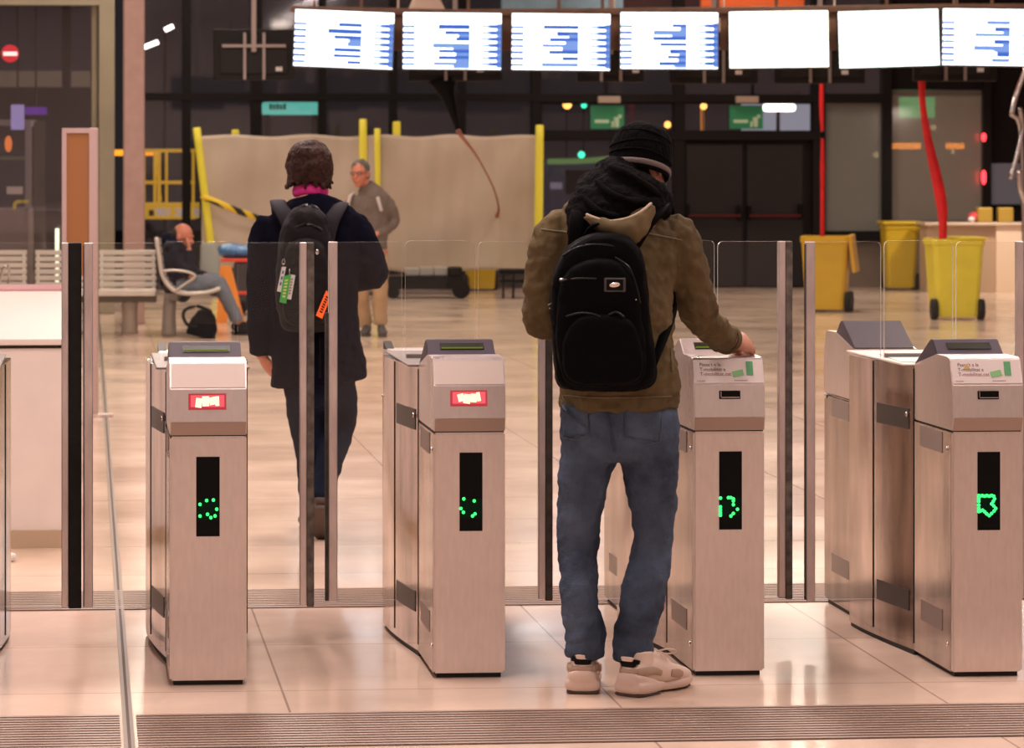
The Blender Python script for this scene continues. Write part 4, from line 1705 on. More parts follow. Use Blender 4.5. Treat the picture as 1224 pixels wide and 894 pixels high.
        box(bm, -0.057, -0.0035, 0.049, 0.051, -0.003, 0.087, 0, Ml)
        obj('red_frame', bm, M_red, rd)
        bm = BM()
        rr = random.Random(idx)
        for (a0, a1, c0, c1) in ((-0.040, -0.022, 0.048, 0.084), (-0.020, 0.0, 0.05, 0.086), (0.002, 0.02, 0.05, 0.083), (0.022, 0.032, 0.052, 0.088)):
            box(bm, a0, -0.0046, c0 + rr.uniform(0, .006), a1 + 0.002, -0.0035, c1 - rr.uniform(0, .006), 0, Ml @ Matrix.Translation((a0, 0, .07)) @ Matrix.Rotation(rr.uniform(-.25, .25), 4, 'Y') @ Matrix.Translation((-a0, 0, -.07)))
        obj('lit_text', bm, M_hot, rd)
    # grey rectangular labels down the side
    for (y0, y1, z0, z1) in ((.12, .41, .72, .79), (.12, .40, .135, .205), (1.47, 1.76, .72, .79), (1.47, 1.76, .135, .205)):
        bm = BM()
        box(bm, -H - 0.003, y0, z0, -H + 0.001, y1, z1)
        obj('side_label', bm, M_vent, g)
    for z0, z1 in ((.765, .835), (.145, .215)):
        bm = BM()
        for i in range(1, 8):
            (xa, ya_), (xb, yb_) = outl[i], outl[i + 1]
            prism(bm, [(xa - 0.0025, ya_), (xb - 0.0025, yb_), (xb + 0.001, yb_), (xa + 0.001, ya_)], 'z', z0, z1)
        obj('side_label', bm, M_ventdark, g)
    bm = BM()
    for y in (.055,):
        for z in (.74, .10):
            ellipsoid(bm, (-H - 0.002, y, z), (0.004, 0.008, 0.008), seg=10)
    ellipsoid(bm, (-H - 0.012, .56, .815), (0.006, 0.01, 0.01), seg=10)
    ellipsoid(bm, (-H - 0.003, 1.42, .83), (0.004, 0.01, 0.01), seg=10)
    ellipsoid(bm, (-H - 0.003, 1.86, .79), (0.004, 0.01, 0.01), seg=10)
    obj('lock', bm, M_chrome, g, smooth=True)
    if idx == 1:
        bm = BM()
        box(bm, fx(228), -0.0015, fz(533), fx(241), 0.001, fz(527.5))
        obj('paper_tab', bm, M_white, g)
    # fixed glass panel on top, rounded upper corners
    YG = 0.9

    def pane(name, x0, x1, zb, ztp, rl, rr_, y=YG, th=0.010, rb=0.0):
        r = 0.018
        poly = [(x0, zb), (x1, zb)]
        if rr_:
            poly += [(x1 - r + r * math.cos(a), ztp - r + r * math.sin(a)) for a in (0, PI / 6, PI / 3, PI / 2)]
        else:
            poly.append((x1, ztp))
        if rl:
            poly += [(x0 + r - r * math.cos(a), ztp - r + r * math.sin(a)) for a in (PI / 2, PI / 3, PI / 6, 0)]
        else:
            poly.append((x0, ztp))
        bm = BM()
        f0, f1, sd = prism(bm, poly, 'y', y, y + th)
        for f in sd:
            f.material_index = 1
        return obj(name, bm, [M_glass, M_gedge], g)
    pane('fixed_glass', -0.124, 0.122, 0.99, 1.402, True, True)
    bm = BM()
    box(bm, -0.12, YG - 0.012, 0.985, 0.118, YG + 0.022, 1.005, 0.003)
    obj('glass_clamp', bm, M_topgrey, g)
    for side, xe in leaves:
        if side == 'L':
            lf = pane('door_leaf', xe + 0.01, -0.136, 0.14, 1.398, False, True)
            bm = BM()
            box(bm, xe, YG - 0.014, 0.137, xe + 0.031, YG + 0.022, 1.399, 0.003)
            obj('edge_profile', bm, M_alu, lf)
            bm = BM()
            box(bm, xe - (0.012 if idx == 2 else 0.003), YG - 0.004, 0.14, xe + 0.004, YG + 0.016, 1.39 if idx != 2 else 1.15, 0.001)
            obj('rubber_seal', bm, M_rubberbrown, lf)
        else:
            lf = pane('door_leaf', 0.134, xe - 0.01, 0.14, 1.398, True, False)
            bm = BM()
            box(bm, xe - 0.024 - seal_w, YG - 0.014, 0.137, xe - seal_w, YG + 0.022, 1.399, 0.003)
            obj('edge_profile', bm, M_alu, lf)
            bm = BM()
            box(bm, xe - seal_w, YG - 0.012, 0.132, xe, YG + 0.018, 1.399, 0.004)
            obj('rubber_seal', bm, {0: M_rubber, 1: M_rubberworn, 2: M_rubberbrown, 3: M_rubberworn, 4: M_rubberworn}[idx], lf)
    return g


G = {}
G[0] = ticket_gate(0, -108, 823, 89, 'ticket gate only partly in view at the left edge of the photo', False, False, (('R', 0.425),), seal_w=0.045)
G[1] = ticket_gate(1, 203, 820, 92, 'leftmost fully visible steel gate with glowing red sign and green lights', False, False, (('L', -0.398), ('R', 0.40)))
G[2] = ticket_gate(2, 518.5, 811, 86, 'steel gate with glowing red sign between dark coated walker and khaki jacket person', False, False, (('L', -0.395), ('R', 0.397)))
G[3] = ticket_gate(3, 829, 808.5, 86, 'steel gate under the right hand of the person in the khaki jacket', True, False, (('L', -0.38), ('R', 0.40)))
G[4] = ticket_gate(4, 1138, 809.5, 86, 'rightmost steel gate, whole curved side in view, green arrow outline lit', True, True, (('L', -0.405), ('R', 0.40)))

# ================================================================== people
def head_shape(bm, M, s=1.0, neck_to=None):
    """skull, jaw, nose, brow, ears, lips; M: head centre, +Y face, +Z up"""
    def T(x, y, z):
        return M @ Vector((x * s, y * s, z * s))
    R = M.to_3x3()
    ellipsoid(bm, T(0, -0.012, 0.022), (0.076 * s, 0.097 * s, 0.098 * s), R)
    ellipsoid(bm, T(0, 0.035, -0.03), (0.062 * s, 0.058 * s, 0.08 * s), R)
    loft(bm, [T(0, 0.012, -0.03), T(0, 0.035, -0.07), T(0, 0.058, -0.108)], [0.063 * s, (0.054 * s, 0.046 * s), (0.027 * s, 0.022 * s)], side=R @ Vector((1, 0, 0)), n=16)
    loft(bm, [T(0, 0.086, 0.012), T(0, 0.10, -0.012), T(0, 0.108, -0.03)], [0.008 * s, 0.011 * s, 0.015 * s], side=R @ Vector((1, 0, 0)), n=10)
    for sx in (-1, 1):
        ellipsoid(bm, T(sx * 0.030, 0.082, 0.024), (0.024 * s, 0.010 * s, 0.008 * s), R, 12)
        ellipsoid(bm, T(sx * 0.079, -0.004, -0.012), (0.009 * s, 0.020 * s, 0.032 * s), R @ Matrix.Rotation(sx * 0.3, 3, 'Z'), 12)
        ellipsoid(bm, T(sx * 0.040, 0.062, -0.03), (0.022 * s, 0.02 * s, 0.022 * s), R, 12)
    ellipsoid(bm, T(0, 0.089, -0.062), (0.024 * s, 0.008 * s, 0.005 * s), R, 12)
    ellipsoid(bm, T(0, 0.087, -0.073), (0.020 * s, 0.008 * s, 0.006 * s), R, 12)


def eyes(M, parent, s=1.0):
    def T(x, y, z):
        return M @ Vector((x * s, y * s, z * s))
    bm = BM()
    for sx in (-1, 1):
        ellipsoid(bm, T(sx * 0.030, 0.082, 0.006), (0.012 * s, 0.009 * s, 0.008 * s), M.to_3x3(), 12)
    obj('eyes', bm, mat('eye_white', (0.5, 0.45, 0.42, 1), 0.3), parent, smooth=True)
    bm = BM()
    for sx in (-1, 1):
        ellipsoid(bm, T(sx * 0.030, 0.089, 0.006), (0.005 * s, 0.004 * s, 0.005 * s), M.to_3x3(), 10)
    obj('pupils', bm, M_black, parent, smooth=True)


def hand_shape(bm, M, thumb=1, curl=(25, 35, 25), spread=4, s=1.0, thumb_in=0.0):
    """M: wrist, +Y along fingers, +Z back of hand, thumb on the +X side when thumb=1"""
    def T(v):
        return M @ (Vector(v) * s)
    loft(bm, [T((0, -0.03, 0)), T((0, 0.0, 0)), T((0, 0.035, 0)), T((0, 0.075, 0.001)), T((0, 0.09, 0))],
         [(0.027 * s, 0.02 * s), (0.026 * s, 0.017 * s), (0.036 * s, 0.017 * s), (0.040 * s, 0.014 * s), (0.038 * s, 0.011 * s)], side=M.to_3x3() @ Vector((1, 0, 0)), n=16)
    xs_ = (0.030, 0.010, -0.010, -0.029)
    ls = (0.070, 0.080, 0.074, 0.058)
    for i, (x, L) in enumerate(zip(xs_, ls)):
        x *= thumb
        p = Vector((x, 0.086, 0))
        yaw = math.radians(spread) * (1.5 - i) * -thumb * -1
        ang = 0
        pts = [Vector((x * 0.9, 0.06, 0)), p.copy()]
        for seg, c in zip((0.45, 0.32, 0.23), curl):
            ang += math.radians(c)
            dirv = Vector((math.sin(yaw) * math.cos(ang), math.cos(ang) * math.cos(yaw), -math.sin(ang)))
            p = p + dirv * (L * seg)
            pts.append(p.copy())
        loft(bm, [T(v) for v in pts], [0.0095 * s, 0.0098 * s, 0.0090 * s, 0.0084 * s, 0.0072 * s], n=10, k=2, dome=0.9)
    tp = [Vector((0.018 * thumb, 0.012, -0.004)), Vector((0.040 * thumb, 0.036, -0.008)), Vector((0.052 * thumb - thumb_in * 0.01 * thumb, 0.060, -0.012 - 0.01 * thumb_in)), Vector((0.055 * thumb - thumb_in * 0.025 * thumb, 0.084, -0.016 - 0.014 * thumb_in))]
    loft(bm, [T(v) for v in tp], [0.013 * s, 0.0125 * s, 0.011 * s, 0.009 * s], n=10, k=3, dome=0.9)


def hand_matrix(w, d, back):
    """wrist position, finger direction, back-of-hand direction"""
    y = Vector(d).normalized()
    z = Vector(back)
    z = (z - y * z.dot(y)).normalized()
    x = y.cross(z)
    M = Matrix((x, y, z)).transposed().to_4x4()
    M.translation = w
    return M


def patch(name, q, quad, target, off, m, parent, dy, nx=10, ny=10, th=0.003, label=None, smooth=True):
    """cloth patch: bilinear quad in front of target, laid onto it from behind the wearer"""
    bm = BM()
    g = {}
    a, b, c, d = [Vector(v) for v in quad]
    for i in range(nx + 1):
        for j in range(ny + 1):
            u, v = i / nx, j / ny
            p = (a * (1 - u) + b * u) * (1 - v) + (d * (1 - u) + c * u) * v
            g[i, j] = bm.verts.new(q(p.x, p.y, dy))
    for i in range(nx):
        for j in range(ny):
            bm.faces.new((g[i, j], g[i + 1, j], g[i + 1, j + 1], g[i, j + 1]))
    o = obj(name, bm, m, parent, smooth=smooth, label=label)
    s = o.modifiers.new('lay', 'SHRINKWRAP')
    s.target = target
    s.wrap_method = 'PROJECT'
    s.use_project_x = False
    s.use_project_y = True
    s.use_project_z = False
    s.use_negative_direction = True
    s.use_positive_direction = True
    s.offset = off
    t = o.modifiers.new('thick', 'SOLIDIFY')
    t.thickness = th
    t.offset = 1
    return o


def shoe(parent, loc, yaw, s=1.0, mats=None, chunky=True, pitch=0.0, name='shoe'):
    """heel end at loc, toe towards +Y before yaw"""
    mu, mt, ms, md = mats or (M_shoe, M_shoetan, M_sole, M_soledark)
    Mx = Matrix.Translation(loc) @ Matrix.Rotation(yaw, 4, 'Z') @ Matrix.Rotation(pitch, 4, 'X') @ Matrix.Scale(s, 4)
    side = Mx.to_3x3() @ Vector((1, 0, 0))
    side.normalize()

    def L(bm, pts, rad, **kw):
        return loft(bm, [Mx @ Vector(p) for p in pts], [(a * s, b * s) for a, b in rad], side=side, **kw)
    bm = BM()
    L(bm, [(0, 0.018, 0.062), (0, 0.05, 0.068), (0, 0.10, 0.066), (0, 0.15, 0.058), (0, 0.20, 0.050), (0, 0.25, 0.042), (0, 0.283, 0.036)],
      [(0.036, 0.036), (0.041, 0.044), (0.041, 0.042), (0.045, 0.036), (0.050, 0.030), (0.047, 0.024), (0.032, 0.018)], n=20, dome=0.6, power=2.4)
    L(bm, [(0, 0.055, 0.07), (0, 0.060, 0.10), (0, 0.062, 0.128)], [(0.040, 0.05), (0.038, 0.048), (0.036, 0.045)], n=18, dome=0.1)
    L(bm, [(0, 0.10, 0.105), (0, 0.15, 0.098), (0, 0.19, 0.078)], [(0.024, 0.022), (0.026, 0.018), (0.024, 0.012)], n=14)
    up = organic(name, bm, mu, parent, 0.004 * s if chunky else 0.008, 3)
    bm = BM()
    if chunky:
        L(bm, [(0, -0.002, 0.027), (0, 0.03, 0.025), (0, 0.08, 0.023), (0, 0.125, 0.021), (0, 0.15, 0.018), (0, 0.19, 0.021), (0, 0.24, 0.021), (0, 0.285, 0.026)],
          [(0.050, 0.019), (0.054, 0.023), (0.050, 0.022), (0.041, 0.018), (0.042, 0.015), (0.051, 0.019), (0.050, 0.019), (0.034, 0.017)], n=22, dome=0.5, power=3.2)
        L(bm, [(0, -0.004, 0.05), (0, 0.03, 0.047), (0, 0.09, 0.035)], [(0.040, 0.022), (0.047, 0.020), (0.045, 0.012)], n=20, dome=0.4, power=3)
    else:
        L(bm, [(0, 0.0, 0.014), (0, 0.06, 0.013), (0, 0.14, 0.012), (0, 0.22, 0.012), (0, 0.285, 0.014)],
          [(0.036, 0.013), (0.040, 0.012), (0.040, 0.011), (0.048, 0.011), (0.034, 0.011)], n=20, dome=0.5, power=3)
    so = organic('sole', bm, ms, up, 0.004 * s if chunky else 0.008, 2)
    if chunky:
        bm = BM()
        L(bm, [(0, -0.002, 0.0065), (0, 0.05, 0.0035), (0, 0.11, 0.004)], [(0.047, 0.0065), (0.050, 0.0035), (0.045, 0.003)], n=18, dome=0.5, power=3)
        L(bm, [(0, 0.18, 0.004), (0, 0.23, 0.0035), (0, 0.28, 0.005)], [(0.045, 0.003), (0.046, 0.003), (0.032, 0.003)], n=18, dome=0.5, power=3)
        obj('outsole', bm, md, so, smooth=True)
        bm = BM()   # tan band round the heel
        L(bm, [(0, 0.004, 0.074), (0, 0.016, 0.074)], [(0.031, 0.012), (0.040, 0.013)], n=18, dome=0.8, power=2.6)
        for sx in (-1, 1):
            L(bm, [(sx * 0.032, 0.008, 0.074), (sx * 0.0425, 0.04, 0.074), (sx * 0.0425, 0.075, 0.072), (sx * 0.043, 0.11, 0.062)], [(0.005, 0.012), (0.0048, 0.013), (0.0045, 0.012), (0.0035, 0.009)], n=10)
            L(bm, [(sx * 0.047, 0.16, 0.056), (sx * 0.0495, 0.19, 0.052), (sx * 0.05, 0.21, 0.048)], [(0.004, 0.012), (0.004, 0.014), (0.003, 0.008)], n=10)
        obj('suede_band', bm, mt, up, smooth=True)
        bm = BM()
        L(bm, [(0, 0.004, 0.090), (0, 0.002, 0.104)], [(0.024, 0.007), (0.029, 0.006)], n=14, dome=0.4, power=4)
        L(bm, [(0, 0.010, 0.098), (0, 0.010, 0.107)], [(0.034, 0.010), (0.036, 0.012)], n=14, dome=0.3, power=3)
        obj('heel_tab', bm, M_black, up, smooth=True)
        bm = BM()
        L(bm, [(0, -0.004, 0.106), (0, -0.003, 0.116)], [(0.019, 0.005), (0.023, 0.006)], n=12, dome=0.4, power=4)
        obj('pull_loop', bm, M_shoe, up, smooth=True)
        bm = BM()
        for k in range(4):
            y, z = 0.135 + 0.017 * k, 0.116 - 0.010 * k
            L(bm, [(-0.024, y, z - 0.008), (0, y + 0.004, z + 0.003), (0.024, y, z - 0.008)], [(0.0028, 0.0028)] * 3, n=8)
        L(bm, [(0.004, 0.13, 0.118), (0.035, 0.15, 0.128), (0.05, 0.175, 0.122), (0.035, 0.17, 0.112), (0.006, 0.14, 0.114)], [(0.0026, 0.0026)] * 5, n=8)
        obj('laces', bm, M_shoe, up, smooth=True)
    return up


# ------------------------------------------------------------------ person with the khaki jacket
p1, q = frame_at('person', 737, 10.6, 'person in khaki jacket, black beanie and jeans, standing back turned, hand on gate', 'person')
HX, HY, HD = 768, 186, 0.085
Mh = Matrix.Translation(q(HX + 2, HY + 9, HD)) @ Matrix.Rotation(math.radians(-38), 4, 'Z') @ Matrix.Rotation(math.radians(-20), 4, 'X') @ Matrix.Rotation(math.radians(6), 4, 'Y')
bm = BM()
head_shape(bm, Mh, 0.93)
loft(bm, [q(766, 205, 0.06), q(757, 228, 0.03), q(748, 250, 0.0)], [0.058, 0.06, 0.075], n=16)
loft(bm, [q(744, 248, 0.0), q(742, 275, 0), q(738, 320, 0), q(738, 400, 0), q(740, 470, 0), q(740, 520, 0)],
     [(0.10, 0.07), (0.18, 0.09), (0.17, 0.105), (0.15, 0.10), (0.16, 0.11), (0.17, 0.115)], n=20)
SL, EL, WL = q(668, 268, 0), q(650, 372, 0.06), q(700, 380, 0.27)
SR, ER, WR = q(812, 278, 0.0), q(832, 368, 0.15), q(873, 407, 0.37)
for a, b, c in ((SL, EL, WL), (SR, ER, WR)):
    loft(bm, [a, a.lerp(b, .5), b, b.lerp(c, .4), c], [0.05, 0.045, 0.038, 0.037, 0.027], n=14)
MR = hand_matrix(WR, q(895, 410, 0.44) - WR, Vector((0.1, -0.75, 0.6)))
hand_shape(bm, MR, thumb=-1, curl=(60, 70, 45), thumb_in=1.0, s=1.1)
ML = hand_matrix(WL, Vector((0.3, 0.8, 0.25)), Vector((0, 0.2, 1)))
hand_shape(bm, ML, thumb=1, curl=(35, 50, 30))
legsL = [(703, 520, 0.0), (700, 560, 0.0), (692, 640, 0.03), (692, 700, 0.02), (697, 776, 0.0)]
legsR = [(776, 520, 0.0), (777, 560, 0.0), (779, 640, 0.02), (772, 700, 0.0), (756, 776, -0.03)]
for Lg in (legsL, legsR):
    loft(bm, [q(*v) for v in Lg], [0.08, 0.07, 0.045, 0.042, 0.036], n=16)
fl, fr_ = q(697, 815, 0.0), q(756, 818, -0.03)
loft(bm, [q(697, 776, 0.0), Vector((fl.x, 0.0, 0.075)), Vector((fl.x, 0.07, 0.06)), Vector((fl.x + 0.01, 0.16, 0.045))], [0.04, 0.035, 0.033, 0.025], n=14)
loft(bm, [q(756, 776, -0.03), Vector((fr_.x, -0.03, 0.075)), Vector((fr_.x + 0.05, 0.02, 0.06)), Vector((fr_.x + 0.11, 0.09, 0.045))], [0.04, 0.035, 0.033, 0.025], n=14)
body1 = organic('body', bm, M_skin, p1, 0.0042, 2)

# jeans
bm = BM()
loft(bm, [q(740, 470, 0), q(740, 485, 0), q(740, 505, -0.005), q(740, 525, -0.008), q(740, 540, -0.005)],
     [(0.180, 0.115), (0.184, 0.12), (0.188, 0.13), (0.187, 0.132), (0.175, 0.118)], n=28, power=2.3, dome=0.25)


def leg(pts, k=4):
    loft(bm, [q(a, b, c) for a, b, c, r1, r2 in pts], [(r1, r2) for a, b, c, r1, r2 in pts], n=22, k=k, dome=0.15)


leg([(706, 515, -0.005, .092, .115), (703, 545, 0, .091, .108), (698, 572, 0.005, .082, .098), (694, 600, 0.015, .074, .088), (692, 625, 0.03, .069, .08), (691, 645, 0.035, .067, .076), (690, 662, 0.03, .061, .072),
     (692, 690, 0.02, .061, .072), (693, 712, 0.01, .061, .07), (694, 730, 0.01, .060, .068), (697, 742, 0.01, .066, .072), (698, 750, 0.01, .062, .068), (699, 760, 0.008, .067, .073), (700, 768, 0.005, .061, .067), (699, 775, 0.005, .062, .068), (699, 783, 0.005, .060, .066)])
leg([(775, 515, -0.005, .096, .115), (776, 545, 0, .094, .108), (778, 572, 0.0, .086, .098), (780, 600, 0.01, .076, .088), (781, 625, 0.02, .067, .08), (781, 645, 0.025, .064, .076), (778, 662, 0.02, .065, .073),
     (774, 690, 0.0, .070, .076), (768, 712, -0.01, .070, .074), (764, 730, -0.02, .068, .071), (761, 742, -0.02, .064, .072), (759, 752, -0.025, .069, .073), (757, 762, -0.025, .063, .068), (757, 771, -0.03, .067, .072), (756, 779, -0.03, .064, .068), (756, 787, -0.03, .063, .067)])
jeans = organic('jeans', bm, M_denim, p1, 0.006, 3, 0.022, 0.075, disp2=0.008, d2scale=0.024)
M_denimdark = mat('dark_seam_denim', (0.035, 0.055, 0.10, 1), 0.85, bump=0.2, bscale=260)
M_denimworn = mat('worn_denim', (0.14, 0.18, 0.25, 1), 0.85, noise=0.3, nscale=18, bump=0.2, bscale=260)
M_stitch = mat('stitch', (0.085, 0.10, 0.13, 1), 0.9)


def pocket(quad, tip):
    a, b, c, d = quad
    o = patch('back_pocket', q, quad, jeans, 0.0015, M_denim, jeans, -0.3, th=0.0035)
    for (p0, p1_) in ((a, b), (b, c), (c, tip), (tip, d), (d, a)):
        dx, dy_ = p1_[0] - p0[0], p1_[1] - p0[1]
        ln = math.hypot(dx, dy_)
        nx_, ny_ = -dy_ / ln * 0.5, dx / ln * 0.5
        patch('stitching', q, [(p0[0] - nx_, p0[1] - ny_), (p1_[0] - nx_, p1_[1] - ny_), (p1_[0] + nx_, p1_[1] + ny_), (p0[0] + nx_, p0[1] + ny_)], jeans, 0.0055, M_stitch, o, -0.3, 12, 1, 0.0008)
    return o


pocket([(677, 490), (706, 488), (708, 524), (679, 530)], (694, 533))
pocket([(752, 489), (799, 492), (795, 534), (752, 526)], (774, 538))
patch('centre_seam', q, [(727.5, 486), (730, 486), (741, 545), (738.5, 545)], jeans, 0.001, M_denimdark, jeans, -0.3, 2, 14)
for (cx, cy, dy) in ((699, 779, 0.005), (756, 783.5, -0.03)):
    bm = BM()
    c = q(cx, cy, dy)
    n = 40
    pts = [c + Vector((0.057 * math.cos(2 * PI * i / n), 0.062 * math.sin(2 * PI * i / n), 0.003 * math.sin(5 * 2 * PI * i / n))) for i in range(n)]
    loft(bm, pts, [(0.013, 0.0065)] * n, side=(0, 0, 1), n=8, k=1, closed=True)
    o = obj('hem', bm, M_denimdark, jeans, smooth=True)

# shoes
shoe(p1, Vector((q(696, 800, -0.03).x, -0.055, 0)), math.radians(-5), 1.06)
shoe(p1, Vector((q(750, 800, -0.08).x, -0.105, 0)), math.radians(-40), 1.06)

# jacket
bm = BM()
loft(bm, [q(740, 487, 0), q(740, 470, 0), q(739, 440, 0), q(736, 400, 0.0), q(735, 350, 0.0), q(738, 300, 0.01), q(740, 272, 0.015), q(744, 256, 0.02), q(749, 240, 0.03)],
     [(0.187, 0.142), (0.191, 0.146), (0.186, 0.145), (0.182, 0.14), (0.186, 0.135), (0.197, 0.125), (0.196, 0.112), (0.165, 0.09), (0.09, 0.07)], n=30, power=2.4, dome=0.1)
loft(bm, [q(672, 266, 0.01), q(661, 290, 0.005), q(653, 325, 0.02), q(649, 355, 0.045), q(650, 378, 0.075), q(672, 386, 0.16), q(692, 386, 0.23)],
     [0.052, 0.068, 0.068, 0.065, 0.066, 0.056, 0.044], n=20)
loft(bm, [q(806, 272, 0.01), q(813, 292, 0.02), q(820, 325, 0.06), q(828, 352, 0.10), q(836, 374, 0.155), q(846, 388, 0.22), q(858, 399, 0.29), q(868, 405, 0.345)],
     [0.056, 0.068, 0.068, 0.064, 0.060, 0.054, 0.050, 0.043], n=20)
jacket = organic('jacket', bm, M_khaki, p1, 0.0065, 3, 0.030, 0.085, disp2=0.016, d2scale=0.035)
# real folds on the right sleeve and yoke seams
bm = BM()
for pts in (((778, 282), (795, 286), (812, 289), (824, 292)), ((780, 278), (797, 282), (815, 283))):
    pass
bm.free()
M_khakiseam = mat('khaki_seam', (0.135, 0.10, 0.052, 1), 0.8)
patch('yoke_seam', q, [(776, 279), (824, 288), (824, 290), (776, 281)], jacket, 0.001, M_khakiseam, jacket, -0.3, 16, 1, 0.003)
patch('yoke_seam', q, [(652, 275), (688, 279), (688, 281), (652, 277)], jacket, 0.001, M_khakiseam, jacket, -0.3, 16, 1, 0.003)
patch('hem_band', q, [(670, 478), (810, 478), (810, 480), (670, 480)], jacket, 0.0005, M_khakiseam, jacket, -0.3, 40, 1, 0.002)
patch('waist_tab', q, [(808, 420), (811, 420), (812, 448), (809, 448)], jacket, 0.001, M_khakiseam, jacket, -0.3, 2, 12, 0.003)
bm = BM()
c = q(870, 406, 0.352)
ax = (WR - q(846, 388, 0.22)).normalized()
sd = ax.orthogonal().normalized()
sd2 = ax.cross(sd)
n = 24
loft(bm, [c + sd * (0.043 * math.cos(2 * PI * i / n)) + sd2 * (0.043 * math.sin(2 * PI * i / n)) for i in range(n)], [0.008] * n, n=8, k=1, closed=True)
obj('cuff', bm, M_khaki, jacket, smooth=True)
# hood lying open on the back
bm = BM()
rimp = [(701, 257, -0.155), (714, 262, -0.185), (730, 265, -0.195), (748, 262, -0.20), (764, 255, -0.185), (778, 244, -0.15)]
bot = [(702, 260, -0.14), (717, 274, -0.155), (734, 286, -0.165), (751, 290, -0.165), (767, 281, -0.155), (780, 254, -0.12)]
rows_ = []
R0 = catmull([list(q(*v)) for v in rimp], 6)
R1 = catmull([list(q(*v)) for v in bot], 6)
nr = len(R0)
grid = []
for j in range(11):
    v = j / 10
    row = []
    for i in range(nr):
        a, b = Vector(R0[i]), Vector(R1[i])
        p = a.lerp(b, v)
        p.y -= 0.03 * math.sin(v * PI) * math.sin(i / (nr - 1) * PI)
        row.append(bm.verts.new(p))
    grid.append(row)
for j in range(10):
    for i in range(nr - 1):
        bm.faces.new((grid[j][i], grid[j][i + 1], grid[j + 1][i + 1], grid[j + 1][i]))
hood = obj('hood', bm, M_khakilight, jacket, smooth=True)
sm = hood.modifiers.new('t', 'SOLIDIFY')
sm.thickness = 0.012
dm = hood.modifiers.new('d', 'DISPLACE')
dm.texture = clouds(0.035)
dm.strength = 0.014
bm = BM()
loft(bm, [Vector(p) + Vector((0, -0.009, 0.002)) for p in R0], [0.0045] * nr, n=10, k=1)
obj('hood_rim', bm, mat('hood_rim', (0.42, 0.33, 0.23, 1), 0.8), hood, smooth=True)
bm = BM()
loft(bm, [q(750, 262, -0.15), q(760, 257, -0.15), q(772, 247, -0.13)], [0.008, 0.014, 0.008], n=14, side=(0, 1, 0))
obj('hood_lining', bm, M_khakilight, hood, smooth=True)

# scarf: heavy folds wound round the neck and falling left
bm = BM()


def scarf_loop(pts, rad):
    loft(bm, [q(*v) for v in pts], rad, n=16, side=(0, 0, 1))


scarf_loop([(728, 196, 0.02), (735, 205, -0.06), (752, 214, -0.085), (770, 222, -0.08), (790, 234, -0.04), (792, 244, 0.03), (780, 240, 0.14)], [.030, .034, .036, .038, .034, .034, .03])
scarf_loop([(726, 200, 0.1), (718, 212, 0.02), (722, 224, -0.07), (742, 236, -0.115), (764, 244, -0.11), (786, 248, -0.06), (790, 252, 0.02)], [.03, .036, .042, .044, .042, .036, .03])
scarf_loop([(716, 212, 0.08), (704, 224, 0.0), (704, 238, -0.08), (722, 252, -0.12), (746, 258, -0.125), (768, 252, -0.115)], [.03, .040, .044, .042, .036, .02])
scarf_loop([(712, 222, -0.02), (700, 236, -0.07), (697, 255, -0.105), (696, 275, -0.125), (694, 292, -0.135)], [(.035, .04), (.04, .05), (.035, .052), (.03, .046), (.022, .04)])
scarf_loop([(745, 205, 0.02), (752, 225, 0.0), (750, 245, -0.01)], [.07, .085, .09])
sc_ = organic('scarf', bm, M_blackcloth, p1, 0.006, 2, 0.018, 0.05, disp2=0.012, d2scale=0.02)
bm = BM()
for pts in (((730, 200, -0.085), (750, 207, -0.13), (775, 222, -0.125), (793, 236, -0.07)), ((714, 218, -0.10), (732, 232, -0.155), (758, 240, -0.165), (785, 240, -0.10)), ((700, 238, -0.13), (716, 252, -0.17), (738, 258, -0.17))):
    loft(bm, [q(*v) for v in pts], [(0.009, 0.012)] * len(pts), n=10)
obj('scarf_fold', bm, M_blackcloth, sc_, smooth=True)

# beanie
bm = BM()
Mb = Matrix.Translation(q(766, 186, 0.075)) @ Matrix.Rotation(math.radians(9), 4, 'Y') @ Matrix.Rotation(math.radians(-14), 4, 'X')
prof_b = [(-0.048, .0975, .116), (-0.020, .0985, .118), (0.0, .0995, .12), (0.025, .0985, .119), (0.05, .094, .113), (0.072, .083, .10), (0.090, .064, .078), (0.104, .036, .045), (0.110, .012, .016)]
loft(bm, [Mb @ Vector((0.0 - 0.05 * max(0, z), -0.0, z)) for z, a, b in prof_b], [(a, b) for z, a, b in prof_b], n=32, dome=0.05, side=Mb.to_3x3() @ Vector((1, 0, 0)))
bean = organic('beanie', bm, M_knit, p1, 0.004, 2, 0.006, 0.03)
bm = BM()
for (z, r1, r2, t, tl) in ((-0.012, .1, .121, .0032, 3), (0.022, .0985, .119, .0028, -4), (0.052, .0935, .113, .0025, 5)):
    Mt = Mb @ Matrix.Rotation(math.radians(tl), 4, 'Y')
    n = 48
    loft(bm, [Mt @ Vector((r1 * math.cos(2 * PI * i / n) - 0.05 * z, r2 * math.sin(2 * PI * i / n), z + 0.003 * math.sin(3 * 2 * PI * i / n))) for i in range(n)], [(t, t)] * n, n=8, k=1, closed=True)
obj('knit_ridge', bm, M_knit, bean, smooth=True)
bm = BM()
n = 48
loft(bm, [Mb @ Vector((0.099 * math.cos(2 * PI * i / n), 0.117 * math.sin(2 * PI * i / n), -0.047)) for i in range(n)], [(0.009, 0.0045)] * n, side=(0, 0, 1), n=10, k=1, closed=True)
obj('folded_edge', bm, mat('grey_knit', (0.16, 0.125, 0.12, 1), 0.9, bump=0.3, bscale=150), bean, smooth=True)
bm = BM()
